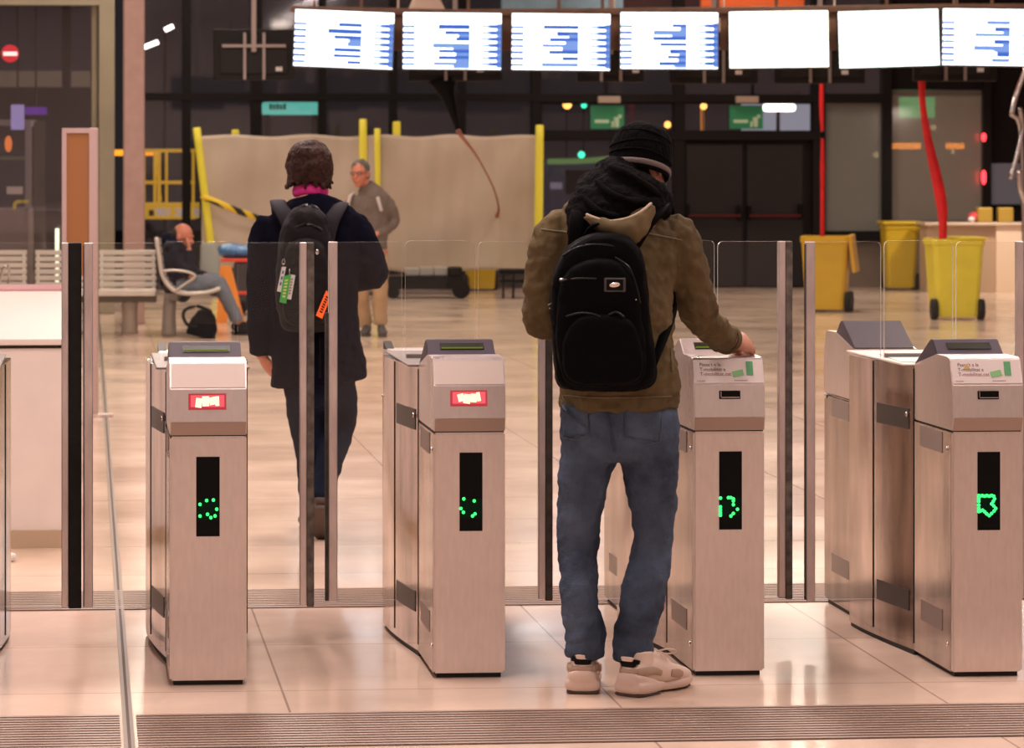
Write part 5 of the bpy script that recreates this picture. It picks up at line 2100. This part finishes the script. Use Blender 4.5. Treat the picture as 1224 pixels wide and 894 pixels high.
loft(bm, [Mb @ Vector((0.094 * math.cos(2 * PI * i / n), 0.111 * math.sin(2 * PI * i / n), -0.058)) for i in range(n)], [(0.010, 0.005)] * n, side=(0, 0, 1), n=10, k=1, closed=True)
obj('lower_edge', bm, M_knit, bean, smooth=True)

# ------------------------------------------------------------------ black backpack
bp, _ = frame_at('backpack', 737, 10.6, 'black backpack with silver badge worn over the khaki jacket', 'backpack')


def pillow(bm, outline, layers, cxy):
    rings = []
    for dy, s in layers:
        ring = []
        for (x, y) in outline:
            px = cxy[0] + (x - cxy[0]) * s
            py = cxy[1] + (y - cxy[1]) * s
            ring.append(bm.verts.new(q(px, py, dy)))
        rings.append(ring)
    n = len(outline)
    for a, b in zip(rings[:-1], rings[1:]):
        for i in range(n):
            bm.faces.new((a[i], a[(i + 1) % n], b[(i + 1) % n], b[i]))
    bm.faces.new(list(reversed(rings[0])))
    bm.faces.new(rings[-1])


def smooth_outline(pts, k=4):
    m = len(pts)
    ext = [pts[-1]] + list(pts) + [pts[0], pts[1]]
    f = catmull([list(p) for p in ext], k)
    return f[k:k + m * k]


outl = smooth_outline([(688, 288), (712, 277), (740, 279), (758, 290), (770, 312), (775, 360), (780, 406), (785, 440), (779, 460), (758, 467), (720, 468), (682, 466), (665, 457), (661, 410), (657, 363), (661, 328), (672, 304)])
bm = BM()
pillow(bm, outl, [(-0.115, .90), (-0.125, .97), (-0.17, 1.0), (-0.25, 1.0), (-0.285, .97), (-0.30, .92), (-0.305, .8)], (722, 380))
main = organic('main_compartment', bm, M_blacknylon, bp, 0.006, 4, 0.014, 0.08)
bm = BM()
o2 = smooth_outline([(680, 318), (712, 308), (742, 312), (760, 335), (768, 380), (774, 430), (765, 458), (720, 463), (678, 460), (668, 440), (664, 390), (668, 345)])
pillow(bm, o2, [(-0.27, .98), (-0.30, .99), (-0.325, .96), (-0.335, .9), (-0.337, .8)], (722, 390))
fp = organic('front_compartment', bm, M_blacknylon, bp, 0.006, 4, 0.010, 0.06)
bm = BM()
o3 = smooth_outline([(690, 378), (720, 374), (752, 380), (764, 400), (770, 435), (760, 456), (720, 461), (682, 457), (671, 435), (674, 398)])
pillow(bm, o3, [(-0.31, .98), (-0.345, .97), (-0.362, .93), (-0.366, .8)], (722, 420))
lp = organic('front_pocket', bm, M_blacknylon, bp, 0.006, 4, 0.008, 0.05)


def piping(pts, r=0.0035, name='zip'):
    bm_ = BM()
    cc = catmull([list(q(*v)) for v in pts], 6)
    loft(bm_, [Vector(c) for c in cc], [r] * len(cc), n=8, k=1)
    obj(name, bm_, M_blackshiny, bp, smooth=True)


piping([(669, 336, -0.325), (690, 333, -0.338), (712, 333, -0.34)])
piping([(736, 308, -0.315), (752, 320, -0.325), (760, 340, -0.325), (765, 362, -0.322)])
piping([(677, 378, -0.345), (694, 374, -0.352), (712, 376, -0.357), (722, 383, -0.362)])
piping([(728, 376, -0.355), (737, 373, -0.357), (746, 379, -0.357)])
piping([(672, 306, -0.29), (690, 296, -0.295), (712, 292, -0.30), (740, 297, -0.30), (760, 320, -0.295)])
bm = BM()
loft(bm, [q(700, 281, -0.18), q(708, 270, -0.19), q(722, 268, -0.19), q(730, 280, -0.18)], [(0.006, 0.014)] * 4, n=8, side=(0, 0, 1))
obj('grab_loop', bm, M_blacknylon, bp, smooth=True)
bm = BM()
a, b = q(722, 349, -0.338), q(748, 332, -0.338)
box(bm, a.x, -0.343, a.z, b.x, -0.33, b.z, 0.004)
lbp = obj('badge_patch', bm, mat('patch_dark_grey', (0.05, 0.045, 0.045, 1), 0.5), bp)
bm = BM()
a, b = q(725, 347, -0.345), q(745, 334, -0.345)
box(bm, a.x, -0.3455, a.z, b.x, -0.343, b.z, 0.001)
obj('badge_inner', bm, M_black, lbp)
bm = BM()
c = q(734.8, 340.5, -0.348)
ellipsoid(bm, c, (0.0165, 0.003, 0.0075), Matrix.Rotation(math.radians(-6), 3, 'Y'), 20)
obj('silver_badge', bm, mat('silver', (0.8, 0.72, 0.66, 1), 0.3, 0.8), lbp, smooth=True)
bm = BM()
for x, y, dy, w in ((671, 333.5, -0.333, 4), (758, 359, -0.333, 5), (656.5, 364, -0.26, 2), (658, 368, -0.26, 2)):
    a = q(x, y, dy)
    loft(bm, [a - Vector((w * 0.0013, 0, 0.001)), a + Vector((w * 0.0013, 0, 0.0015))], [0.0022] * 2, n=8, k=1)
obj('zip_pull', bm, M_chrome, bp, smooth=True)
# straps over the shoulders and the loose one under the right arm
bm = BM()
loft(bm, [q(688, 300, -0.15), q(690, 270, -0.155), q(692, 250, -0.12), q(694, 238, -0.02), q(696, 250, 0.10), q(690, 300, 0.15)], [(0.026, 0.008)] * 6, n=12, side=(1, 0, 0))
loft(bm, [q(752, 300, -0.15), q(772, 268, -0.14), q(788, 250, -0.10), q(795, 240, -0.01), q(798, 252, 0.09), q(800, 300, 0.14)], [(0.024, 0.008)] * 6, n=12, side=(1, 0, 0))
loft(bm, [q(778, 445, -0.17), q(784, 428, -0.17), q(794, 400, -0.10), q(802, 372, -0.02), q(800, 352, 0.06), q(800, 300, 0.14)], [(0.009, 0.006), (0.012, 0.006), (0.017, 0.008), (0.02, 0.009), (0.02, 0.009), (0.024, 0.008)], n=12, side=(1, 0, 0.3))
obj('shoulder_strap', bm, M_blacknylon, bp, smooth=True)

# ------------------------------------------------------------------ walker in the dark coat
p2, q = frame_at('person', 380, 15.0, 'person with brown hair and magenta collar in long navy coat, walking away', 'person')
Mh = Matrix.Translation(q(370, 205, 0.03)) @ Matrix.Rotation(math.radians(-4), 4, 'Z')
bm = BM()
head_shape(bm, Mh, 0.96)
loft(bm, [q(371, 212, 0.02), q(371, 232, 0.0), q(371, 246, 0)], [0.057, 0.062, 0.075], n=16)
loft(bm, [q(372, 244, 0), q(373, 262, 0), q(376, 320, 0), q(378, 380, 0), q(380, 440, 0)], [(0.10, 0.07), (0.19, 0.09), (0.17, 0.11), (0.15, 0.11), (0.16, 0.12)], n=20)
A = [q(317, 268, 0), q(311, 345, 0.0), q(313, 425, 0.02)]
B = [q(430, 272, 0), q(448, 326, 0.0), q(415, 334, 0.2)]
for a, b, c in (A, B):
    loft(bm, [a, a.lerp(b, .5), b, b.lerp(c, .4), c], [0.05, 0.047, 0.04, 0.037, 0.028], n=14)
hand_shape(bm, hand_matrix(A[2], Vector((0.32, 0.1, -0.5)), Vector((-0.6, -0.5, -0.4))), thumb=1, curl=(22, 30, 20), s=1.0)
hand_shape(bm, hand_matrix(B[2], Vector((-0.6, 0.5, 0)), Vector((0, 0, 1))), thumb=-1, curl=(40, 50, 30))
LL = [(362, 440, 0.0), (366, 530, 0.06), (371, 612, 0.16)]
RR = [(402, 440, 0.0), (405, 515, 0.10), (384, 592, -0.20)]
for l_ in (LL, RR):
    a, b, c = [q(*v) for v in l_]
    loft(bm, [a, a.lerp(b, .5), b, b.lerp(c, .35), c], [0.075, 0.065, 0.045, 0.042, 0.035], n=14)
organic('body', bm, M_skinred, p2, 0.005, 2)
bm = BM()
loft(bm, [q(381, 435, 0), q(381, 455, 0), q(381, 470, 0)], [(0.16, 0.12), (0.165, 0.12), (0.155, 0.11)], n=20)
for pts, rr_ in (((365, 455, 0), (365, 490, 0.03), (370, 530, 0.07), (372, 570, 0.12), (373, 606, 0.16)), 1), (((400, 455, 0.0), (406, 485, 0.06), (405, 514, 0.11), (394, 548, -0.04), (384, 598, -0.21)), 2):
    loft(bm, [q(*v) for v in pts], [(0.090, 0.10), (0.082, 0.085), (0.073, 0.07), (0.064, 0.065), (0.054, 0.058)], n=18, dome=0.2)
organic('jeans', bm, M_darkdenim, p2, 0.009, 2, 0.018, 0.07)
M_brownboot = mat('dark_brown_leather', (0.05, 0.028, 0.02, 1), 0.5)
bt = (M_brownboot, M_brownboot, M_soledark, M_soledark)
c = q(371, 612, 0.16)
shoe(p2, Vector((c.x, 0.10, 0.0)), 0.05, 1.0, bt, chunky=False)
c = q(384, 600, -0.22)
shoe(p2, Vector((c.x, c.y - 0.06, 0.155)), 0.0, 0.95, bt, chunky=False, pitch=math.radians(-36))
bm = BM()
loft(bm, [q(382, 457, 0), q(381, 445, 0), q(379, 410, 0), q(377, 370, 0), q(376, 330, 0), q(374, 290, 0), q(373, 262, 0.0), q(372, 248, 0.0), q(371, 238, 0.01)],
     [(0.215, 0.165), (0.213, 0.163), (0.200, 0.155), (0.192, 0.148), (0.196, 0.145), (0.218, 0.135), (0.215, 0.12), (0.16, 0.10), (0.09, 0.075)], n=30, power=2.3, dome=0.08)
loft(bm, [q(322, 262, 0), q(315, 290, 0), q(311, 345, 0), q(312, 390, 0.01), q(313, 422, 0.02)], [0.055, 0.070, 0.064, 0.060, 0.058], n=18, dome=0.2)
loft(bm, [q(424, 266, 0), q(433, 288, 0), q(447, 318, 0.0), q(448, 328, 0.03), q(432, 333, 0.11), q(418, 334, 0.18)], [0.06, 0.072, 0.060, 0.062, 0.058, 0.05], n=18)
coat = organic('coat', bm, M_navy, p2, 0.009, 3, 0.02, 0.09, disp2=0.008, d2scale=0.03)
patch('coat_vent', q, [(380, 400), (382, 400), (384, 455), (380, 455)], coat, 0.001, M_black, coat, -0.35, 2, 12)
bm = BM()
n = 32
loft(bm, [q(371, 227, 0.01) + Vector((0.072 * math.cos(2 * PI * i / n), 0.070 * math.sin(2 * PI * i / n), -0.006 * math.cos(2 * PI * i / n * 2))) for i in range(n)], [(0.026, 0.010)] * n, side=(0, 0, 1), n=12, k=1, closed=True)
obj('shirt_collar', bm, mat('magenta_cotton', (0.55, 0.015, 0.20, 1), 0.7), p2, smooth=True)
M_hair = mat('brown_hair', (0.026, 0.010, 0.007, 1), 0.5, spec=0.15, noise=0.35, nscale=30, stretch=(1, 1, 0.08), bump=0.4, bscale=90)
bm = BM()
hp = [(370, 168.5, 0.02), (370, 172, 0.02), (370, 179, 0.02), (370, 190, 0.015), (370, 204, 0.01), (370, 214, 0.01), (371, 222, 0.01)]
loft(bm, [q(*v) for v in hp], [(0.03, 0.04), (0.066, 0.08), (0.088, 0.11), (0.096, 0.116), (0.095, 0.10), (0.086, 0.085), (0.074, 0.065)], n=30, dome=0.3)
rr = random.Random(5)
for i in range(22):
    a = PI + 0.15 + i / 21 * (PI - 0.3)
    x = 0.088 * math.cos(a)
    y = 0.088 * math.sin(a) * 1.05
    c = q(370, 200, 0.01)
    loft(bm, [c + Vector((x, y, 0.06)), c + Vector((x * 1.08, y * 1.08, 0)), c + Vector((x * 1.02, y * 0.97, -0.05)), c + Vector((x * (1.14 + rr.uniform(-.12, .14)), y * 0.98, -0.074 - rr.uniform(-0.012, .022)))], [0.014, 0.015, 0.013, 0.007], n=8)
organic('hair', bm, M_hair, p2, 0.005, 2, 0.016, 0.04, disp2=0.008, d2scale=0.015)

# their rucksack with tags
b2p, _ = frame_at('backpack', 380, 15.0, 'black rucksack with green, white and orange tags on the navy coat', 'backpack')
M_rs = mat('charcoal_nylon', (0.010, 0.009, 0.010, 1), 0.6, bump=0.15, bscale=120, spec=0.08)
outl = smooth_outline([(350, 250), (362, 246), (378, 248), (392, 262), (399, 300), (401, 350), (398, 385), (385, 397), (355, 397), (336, 388), (330, 350), (332, 300), (338, 268)])
bm = BM()
pillow(bm, outl, [(-0.13, .93), (-0.15, .98), (-0.20, 1.0), (-0.28, .98), (-0.31, .9), (-0.315, .8)], (366, 325))
organic('main_compartment', bm, M_rs, b2p, 0.008, 3, 0.02, 0.06)
bm = BM()
outl = smooth_outline([(352, 285), (372, 283), (388, 292), (394, 330), (392, 380), (376, 390), (352, 390), (338, 380), (336, 335), (340, 298)])
pillow(bm, outl, [(-0.29, .98), (-0.33, .96), (-0.355, .9), (-0.36, .8)], (365, 338))
fr2 = organic('front_pocket', bm, M_rs, b2p, 0.008, 3, 0.016, 0.05)
bm = BM()
loft(bm, [q(350, 262, -0.2), q(354, 252, -0.24), q(368, 246, -0.25), q(380, 252, -0.24), q(388, 268, -0.2)], [0.012] * 5, n=10)
loft(bm, [q(345, 285, -0.3), q(352, 273, -0.31), q(368, 268, -0.315), q(384, 275, -0.31), q(391, 290, -0.29)], [0.007] * 5, n=8)
obj('grab_loop', bm, M_blackshiny, b2p, smooth=True)
bm = BM()
M_strap = mat('grey_strap', (0.018, 0.016, 0.020, 1), 0.65, spec=0.1)
loft(bm, [q(352, 290, -0.17), q(345, 265, -0.16), q(335, 248, -0.12), q(332, 240, -0.02), q(334, 255, 0.08), q(334, 300, 0.14)], [(0.036, 0.008)] * 6, n=12)
loft(bm, [q(390, 290, -0.17), q(396, 265, -0.16), q(404, 250, -0.12), q(408, 243, -0.02), q(406, 255, 0.08), q(404, 300, 0.14)], [(0.034, 0.008)] * 6, n=12)
obj('shoulder_strap', bm, M_strap, b2p, smooth=True)


def ztag(name, quad, dy, m, lbl, stripes=None, ms=None):
    bm_ = BM()
    v = [q(x, y, dy) for x, y in quad]
    prism(bm_, [(p.x, p.z) for p in v], 'y', v[0].y - 0.004, v[0].y + 0.003)
    o = obj(name, bm_, m, b2p, label=lbl)
    if stripes:
        bm_ = BM()
        a, b, c, d = [Vector(p) for p in quad]
        for k in range(stripes):
            u0, u1 = 0.15 + 0.7 * k / stripes, 0.15 + 0.7 * (k + 0.55) / stripes
            pts = []
            for uu, vv in ((u0, .28), (u0, .72), (u1, .72), (u1, .28)):
                top = a.lerp(b, vv)
                bt_ = d.lerp(c, vv)
                p = top.lerp(bt_, uu)
                w = q(p.x, p.y, dy)
                pts.append((w.x, w.z))
            prism(bm_, pts, 'y', v[0].y - 0.0055, v[0].y - 0.004)
        obj('tag_print', bm_, ms, o)
    return o


M_taggreen = mat('tag_green', (0.03, 0.30, 0.045, 1), 0.5)
M_tagwhite = mat('tag_white', (0.55, 0.52, 0.5, 1), 0.5)
M_tagorange = mat('tag_orange', (0.95, 0.14, 0.02, 1), 0.45, emit=(1, .15, .02, 1), estr=0.05)
ztag('luggage_tag', [(337, 319), (342, 319), (336, 349), (331, 348)], -0.372, M_tagwhite, 'white tag with blue end', 3, mat('tag_blue', (0.05, 0.08, 0.25, 1), 0.5))
ztag('luggage_tag', [(347, 328), (353, 329), (348, 358), (342, 357)], -0.374, M_tagwhite, 'narrow white tag', 6, M_vent)
ztag('luggage_tag', [(339, 330), (348, 328), (342, 363), (334, 361)], -0.380, M_taggreen, 'green tag', 6, mat('tag_palegreen', (0.45, 0.55, 0.15, 1), 0.5))
ztag('luggage_tag', [(390, 347), (396, 353), (385, 381), (377.5, 377)], -0.374, M_tagorange, 'orange tag', 7, M_black)
bm = BM()
n = 16
c = q(339, 313, -0.37)
loft(bm, [c + Vector((0.007 * math.cos(2 * PI * i / n), 0, 0.011 * math.sin(2 * PI * i / n))) for i in range(n)], [0.0016] * n, n=6, k=1, closed=True)
loft(bm, [q(346, 322, -0.372), q(346, 330, -0.376)], [0.003] * 2, n=6, k=1)
ellipsoid(bm, q(379, 301, -0.365), (0.008, 0.004, 0.013), seg=12)
obj('key_ring', bm, M_chrome, b2p, smooth=True)

# ------------------------------------------------------------------ man in the grey jumper walking this way
p3, q = frame_at('person', 441, 32.9, 'man with grey hair and glasses in grey-brown jumper and tan trousers, walking nearer', 'person')
Mh = Matrix.Translation(q(430, 207, -0.05)) @ Matrix.Rotation(math.radians(180 - 22), 4, 'Z') @ Matrix.Rotation(math.radians(-4), 4, 'X')
bm = BM()
head_shape(bm, Mh, 1.08)
loft(bm, [q(432, 213, -0.02), q(437, 224, 0.0), q(441, 232, 0)], [0.055, 0.06, 0.07], n=14)
loft(bm, [q(441, 228, 0), q(442, 236, 0), q(444, 262, 0), q(443, 290, 0), q(441, 305, 0)], [(0.06, 0.05), (0.14, 0.07), (0.15, 0.09), (0.14, 0.09), (0.14, 0.10)], n=18)
RA = [q(463, 238, 0), q(471, 265, 0.04), q(451, 279, -0.12)]
LA = [q(420, 238, 0), q(416, 268, 0.04), q(418, 290, -0.08)]
for a, b, c in (RA, LA):
    loft(bm, [a, a.lerp(b, .5), b, b.lerp(c, .4), c], [0.05, 0.045, 0.04, 0.037, 0.027], n=12)
hand_shape(bm, hand_matrix(RA[2], Vector((-0.7, -0.4, -0.4)), Vector((0, -0.5, 1))), thumb=1, curl=(35, 40, 30))
hand_shape(bm, hand_matrix(LA[2], Vector((0, -0.2, -1)), Vector((-1, 0, 0))), thumb=1)
L1 = [(429, 300, 0), (431, 343, -0.06), (436, 388, 0.1)]
L2 = [(453, 300, 0), (453, 343, -0.05), (455, 386, 0.0)]
for l_ in (L1, L2):
    a, b, c = [q(*v) for v in l_]
    loft(bm, [a, a.lerp(b, .5), b, b.lerp(c, .35), c], [0.09, 0.078, 0.056, 0.055, 0.038], n=14)
organic('body', bm, M_skinred, p3, 0.006, 1)
eyes(Mh, p3, 1.08)
bm = BM()
for sx in (-1, 1):
    pts = [Mh @ Vector((sx * 0.034 + 0.024 * math.cos(a), 0.103, 0.006 + 0.018 * math.sin(a))) for a in [2 * PI * i / 16 for i in range(16)]]
    loft(bm, pts, [0.003] * 16, n=6, k=1, closed=True)
    loft(bm, [Mh @ Vector((sx * 0.057, 0.10, 0.01)), Mh @ Vector((sx * 0.083, 0.05, 0.008)), Mh @ Vector((sx * 0.086, -0.01, 0.005))], [0.003] * 3, n=6)
loft(bm, [Mh @ Vector((-0.01, 0.105, 0.01)), Mh @ Vector((0.01, 0.105, 0.01))], [0.003] * 2, n=6, k=1)
obj('glasses', bm, mat('dark_spectacle_frame', (0.05, 0.02, 0.02, 1), 0.4), p3, smooth=True)
bm = BM()
R_ = Mh.to_3x3()
ellipsoid(bm, Mh @ Vector((0, -0.026, 0.046)), (0.090, 0.104, 0.094), R_)
ellipsoid(bm, Mh @ Vector((0, -0.06, -0.02)), (0.082, 0.07, 0.07), R_)
organic('hair', bm, mat('grey_hair', (0.10, 0.085, 0.075, 1), 0.7, noise=0.4, nscale=30), p3, 0.008, 1, 0.02, 0.03)
bm = BM()
loft(bm, [q(441, 296, 0), q(441, 310, 0)], [(0.155, 0.12), (0.16, 0.12)], n=18)
for l_ in (((429, 305, 0), (429, 325, -0.03), (431, 345, -0.06), (433, 368, 0.03), (437, 388, 0.09)), ((453, 305, 0), (454, 325, -0.03), (454, 345, -0.05), (454, 368, -0.02), (455, 387, 0.0))):
    loft(bm, [q(*v) for v in l_], [(0.092, 0.10), (0.088, 0.09), (0.078, 0.08), (0.072, 0.075), (0.072, 0.072)], n=16, dome=0.1)
organic('trousers', bm, mat('tan_trousers', (0.42, 0.27, 0.15, 1), 0.85, noise=0.08), p3, 0.01, 2, 0.02, 0.08)
ds = mat('dark_grey_shoe', (0.055, 0.045, 0.045, 1), 0.6)
for (x, dy, yaw) in ((440, 0.16, 180 - 8), (455, 0.06, 180 + 5)):
    c = q(x, 395, dy)
    shoe(p3, Vector((c.x, dy, 0)), math.radians(yaw), 1.0, (ds, ds, ds, ds), chunky=False)
M_jump = mat('grey_brown_wool', (0.135, 0.105, 0.085, 1), 0.9, noise=0.12, nscale=12)
bm = BM()
loft(bm, [q(442, 296, 0), q(443, 280, 0), q(443, 262, 0), q(443, 245, 0), q(442, 235, 0.0), q(440, 228, 0.0), q(436, 221, -0.01)],
     [(0.17, 0.13), (0.172, 0.13), (0.178, 0.13), (0.195, 0.125), (0.18, 0.11), (0.12, 0.09), (0.075, 0.07)], n=24, power=2.2, dome=0.1)
loft(bm, [q(461, 237, 0), q(467, 248, 0.01), q(471, 264, 0.04), q(464, 273, -0.03), q(454, 279, -0.10)], [0.055, 0.06, 0.058, 0.052, 0.044], n=16)
loft(bm, [q(422, 237, 0), q(417, 250, 0.01), q(415, 268, 0.03), q(417, 288, -0.06)], [0.055, 0.06, 0.055, 0.045], n=16)
jm = organic('jumper', bm, M_jump, p3, 0.01, 2, 0.022, 0.08)
bm = BM()
loft(bm, [q(449, 229, 0.05), q(451, 233, -0.07), q(453, 242, -0.145), q(456, 252, -0.16)], [(0.018, 0.008)] * 4, n=10)
loft(bm, [q(424, 230, 0.05), q(419, 234, -0.06), q(416, 244, -0.12), q(415, 256, -0.12)], [(0.018, 0.008)] * 4, n=10)
o = obj('bag_strap', bm, mat('pale_strap', (0.42, 0.36, 0.34, 1), 0.7), None, smooth=True)
o.location = p3.location
o.rotation_euler = p3.rotation_euler
tag(o, 'pale shoulder straps of a bag worn over the grey-brown jumper', 'bag')

# ------------------------------------------------------------------ seated man
p4, q = frame_at('person', 232, 33.0, 'balding man in navy jacket and jeans slouched on the bench, hand to face', 'person')
Mh = Matrix.Translation(q(219, 283, 0.26)) @ Matrix.Rotation(math.radians(-115), 4, 'Z') @ Matrix.Rotation(math.radians(-14), 4, 'X')
bm = BM()
head_shape(bm, Mh, 1.08)
loft(bm, [q(215, 290, 0.25), q(209, 299, 0.25), q(206, 308, 0.25)], [0.055, 0.062, 0.08], n=14)
loft(bm, [q(206, 307, 0.25), q(208, 320, 0.25), q(216, 338, 0.25)], [0.10, 0.12, 0.12], n=16)
AR = [q(212, 312, 0.12), q(228, 330, 0.02), q(226, 298, 0.08)]
AL = [q(210, 308, 0.42), q(232, 326, 0.36), q(247, 330, 0.26)]
for a, b, c in (AR, AL):
    loft(bm, [a, a.lerp(b, .5), b, b.lerp(c, .4), c], [0.05, 0.046, 0.04, 0.036, 0.027], n=12)
hand_shape(bm, hand_matrix(AR[2], Vector((-0.1, 0.5, 1)), Vector((1, 0, 0))), thumb=-1, curl=(30, 40, 20))
hand_shape(bm, hand_matrix(AL[2], Vector((0.8, -0.2, -0.5)), Vector((0.3, 0, 1))), thumb=-1, curl=(25, 30, 20))
L1 = [(218, 342, 0.15), (262, 337, 0.12), (285, 385, 0.10)]
L2 = [(218, 342, 0.34), (256, 335, 0.38), (283, 383, 0.40)]
for l_ in (L1, L2):
    a, b, c = [q(*v) for v in l_]
    loft(bm, [a, a.lerp(b, .5), b, b.lerp(c, .35), c], [0.09, 0.078, 0.056, 0.055, 0.038], n=14)
organic('body', bm, M_skinred, p4, 0.006, 1)
bm = BM()
R_ = Mh.to_3x3()
ellipsoid(bm, Mh @ Vector((0, -0.06, 0.012)), (0.088, 0.068, 0.075), R_)
ellipsoid(bm, Mh @ Vector((0, 0.055, -0.085)), (0.052, 0.05, 0.034), R_)
organic('hair', bm, mat('dark_hair', (0.02, 0.013, 0.010, 1), 0.8), p4, 0.008, 1)
bm = BM()
loft(bm, [q(200, 297, 0.27), q(207, 298, 0.27), q(206, 310, 0.27), q(208, 325, 0.27), q(214, 341, 0.27), q(226, 348, 0.27)], [(0.09, 0.10), (0.15, 0.17), (0.17, 0.20), (0.165, 0.20), (0.16, 0.19), (0.12, 0.17)], n=20, side=(1, 0, 0), dome=0.3)
loft(bm, [q(212, 310, 0.12), q(222, 322, 0.04), q(229, 328, 0.02), q(227, 312, 0.05), q(226, 301, 0.07)], [0.07, 0.068, 0.062, 0.05, 0.042], n=16)
loft(bm, [q(211, 308, 0.42), q(226, 320, 0.38), q(236, 327, 0.34), q(244, 330, 0.28)], [0.07, 0.065, 0.055, 0.045], n=16)
loft(bm, [q(199, 297, 0.42), q(197, 288, 0.36), q(205, 282, 0.32)], [0.09, 0.08, 0.05], n=14)
organic('jacket', bm, mat('navy_nylon', (0.005, 0.006, 0.016, 1), 0.6, spec=0.1), p4, 0.012, 2, 0.025, 0.07)
bm = BM()
for l_, rr_ in ((((214, 343, 0.15), (238, 339, 0.13), (260, 338, 0.12), (268, 350, 0.11), (277, 368, 0.10), (285, 384, 0.10)), 1), (((214, 343, 0.34), (236, 338, 0.36), (255, 335, 0.38), (265, 348, 0.39), (275, 366, 0.40), (282, 382, 0.40)), 2)):
    loft(bm, [q(*v) for v in l_], [(0.10, 0.10), (0.09, 0.09), (0.078, 0.078), (0.07, 0.07), (0.065, 0.065), (0.06, 0.06)], n=16, side=(0, 1, 0), dome=0.2)
organic('jeans', bm, mat('light_blue_denim', (0.15, 0.17, 0.21, 1), 0.85, noise=0.15), p4, 0.01, 2, 0.02, 0.07)
for (x, dy) in ((281, 0.10), (279, 0.40)):
    c = q(x, 392, dy)
    shoe(p4, Vector((c.x - 0.02, dy, 0.0)), math.radians(-80), 1.0, (M_black, M_black, M_black, M_black), chunky=False)
# black bag on the floor below the bench
bg_, q = frame_at('backpack', 242, 32.5, 'slumped black bag on the floor under the seated man', 'backpack')
bm = BM()
a = q(243, 0, 0.0)
loft(bm, [Vector((a.x - 0.02, 0, 0.03)), Vector((a.x, 0, 0.12)), Vector((a.x + 0.03, 0, 0.22)), Vector((a.x + 0.05, 0, 0.28))], [(0.145, 0.13), (0.14, 0.13), (0.10, 0.10), (0.04, 0.05)], n=18, dome=0.2)
organic('bag_body', bm, M_blacknylon, bg_, 0.01, 2, 0.03, 0.07)
bm = BM()
loft(bm, [q(252, 372, -0.1), q(236, 366, -0.13), q(222, 370, -0.13), q(219, 378, -0.13), q(224, 388, -0.13), q(234, 391, -0.12)], [0.016] * 6, n=10)
obj('strap', bm, M_black, bg_, smooth=True)
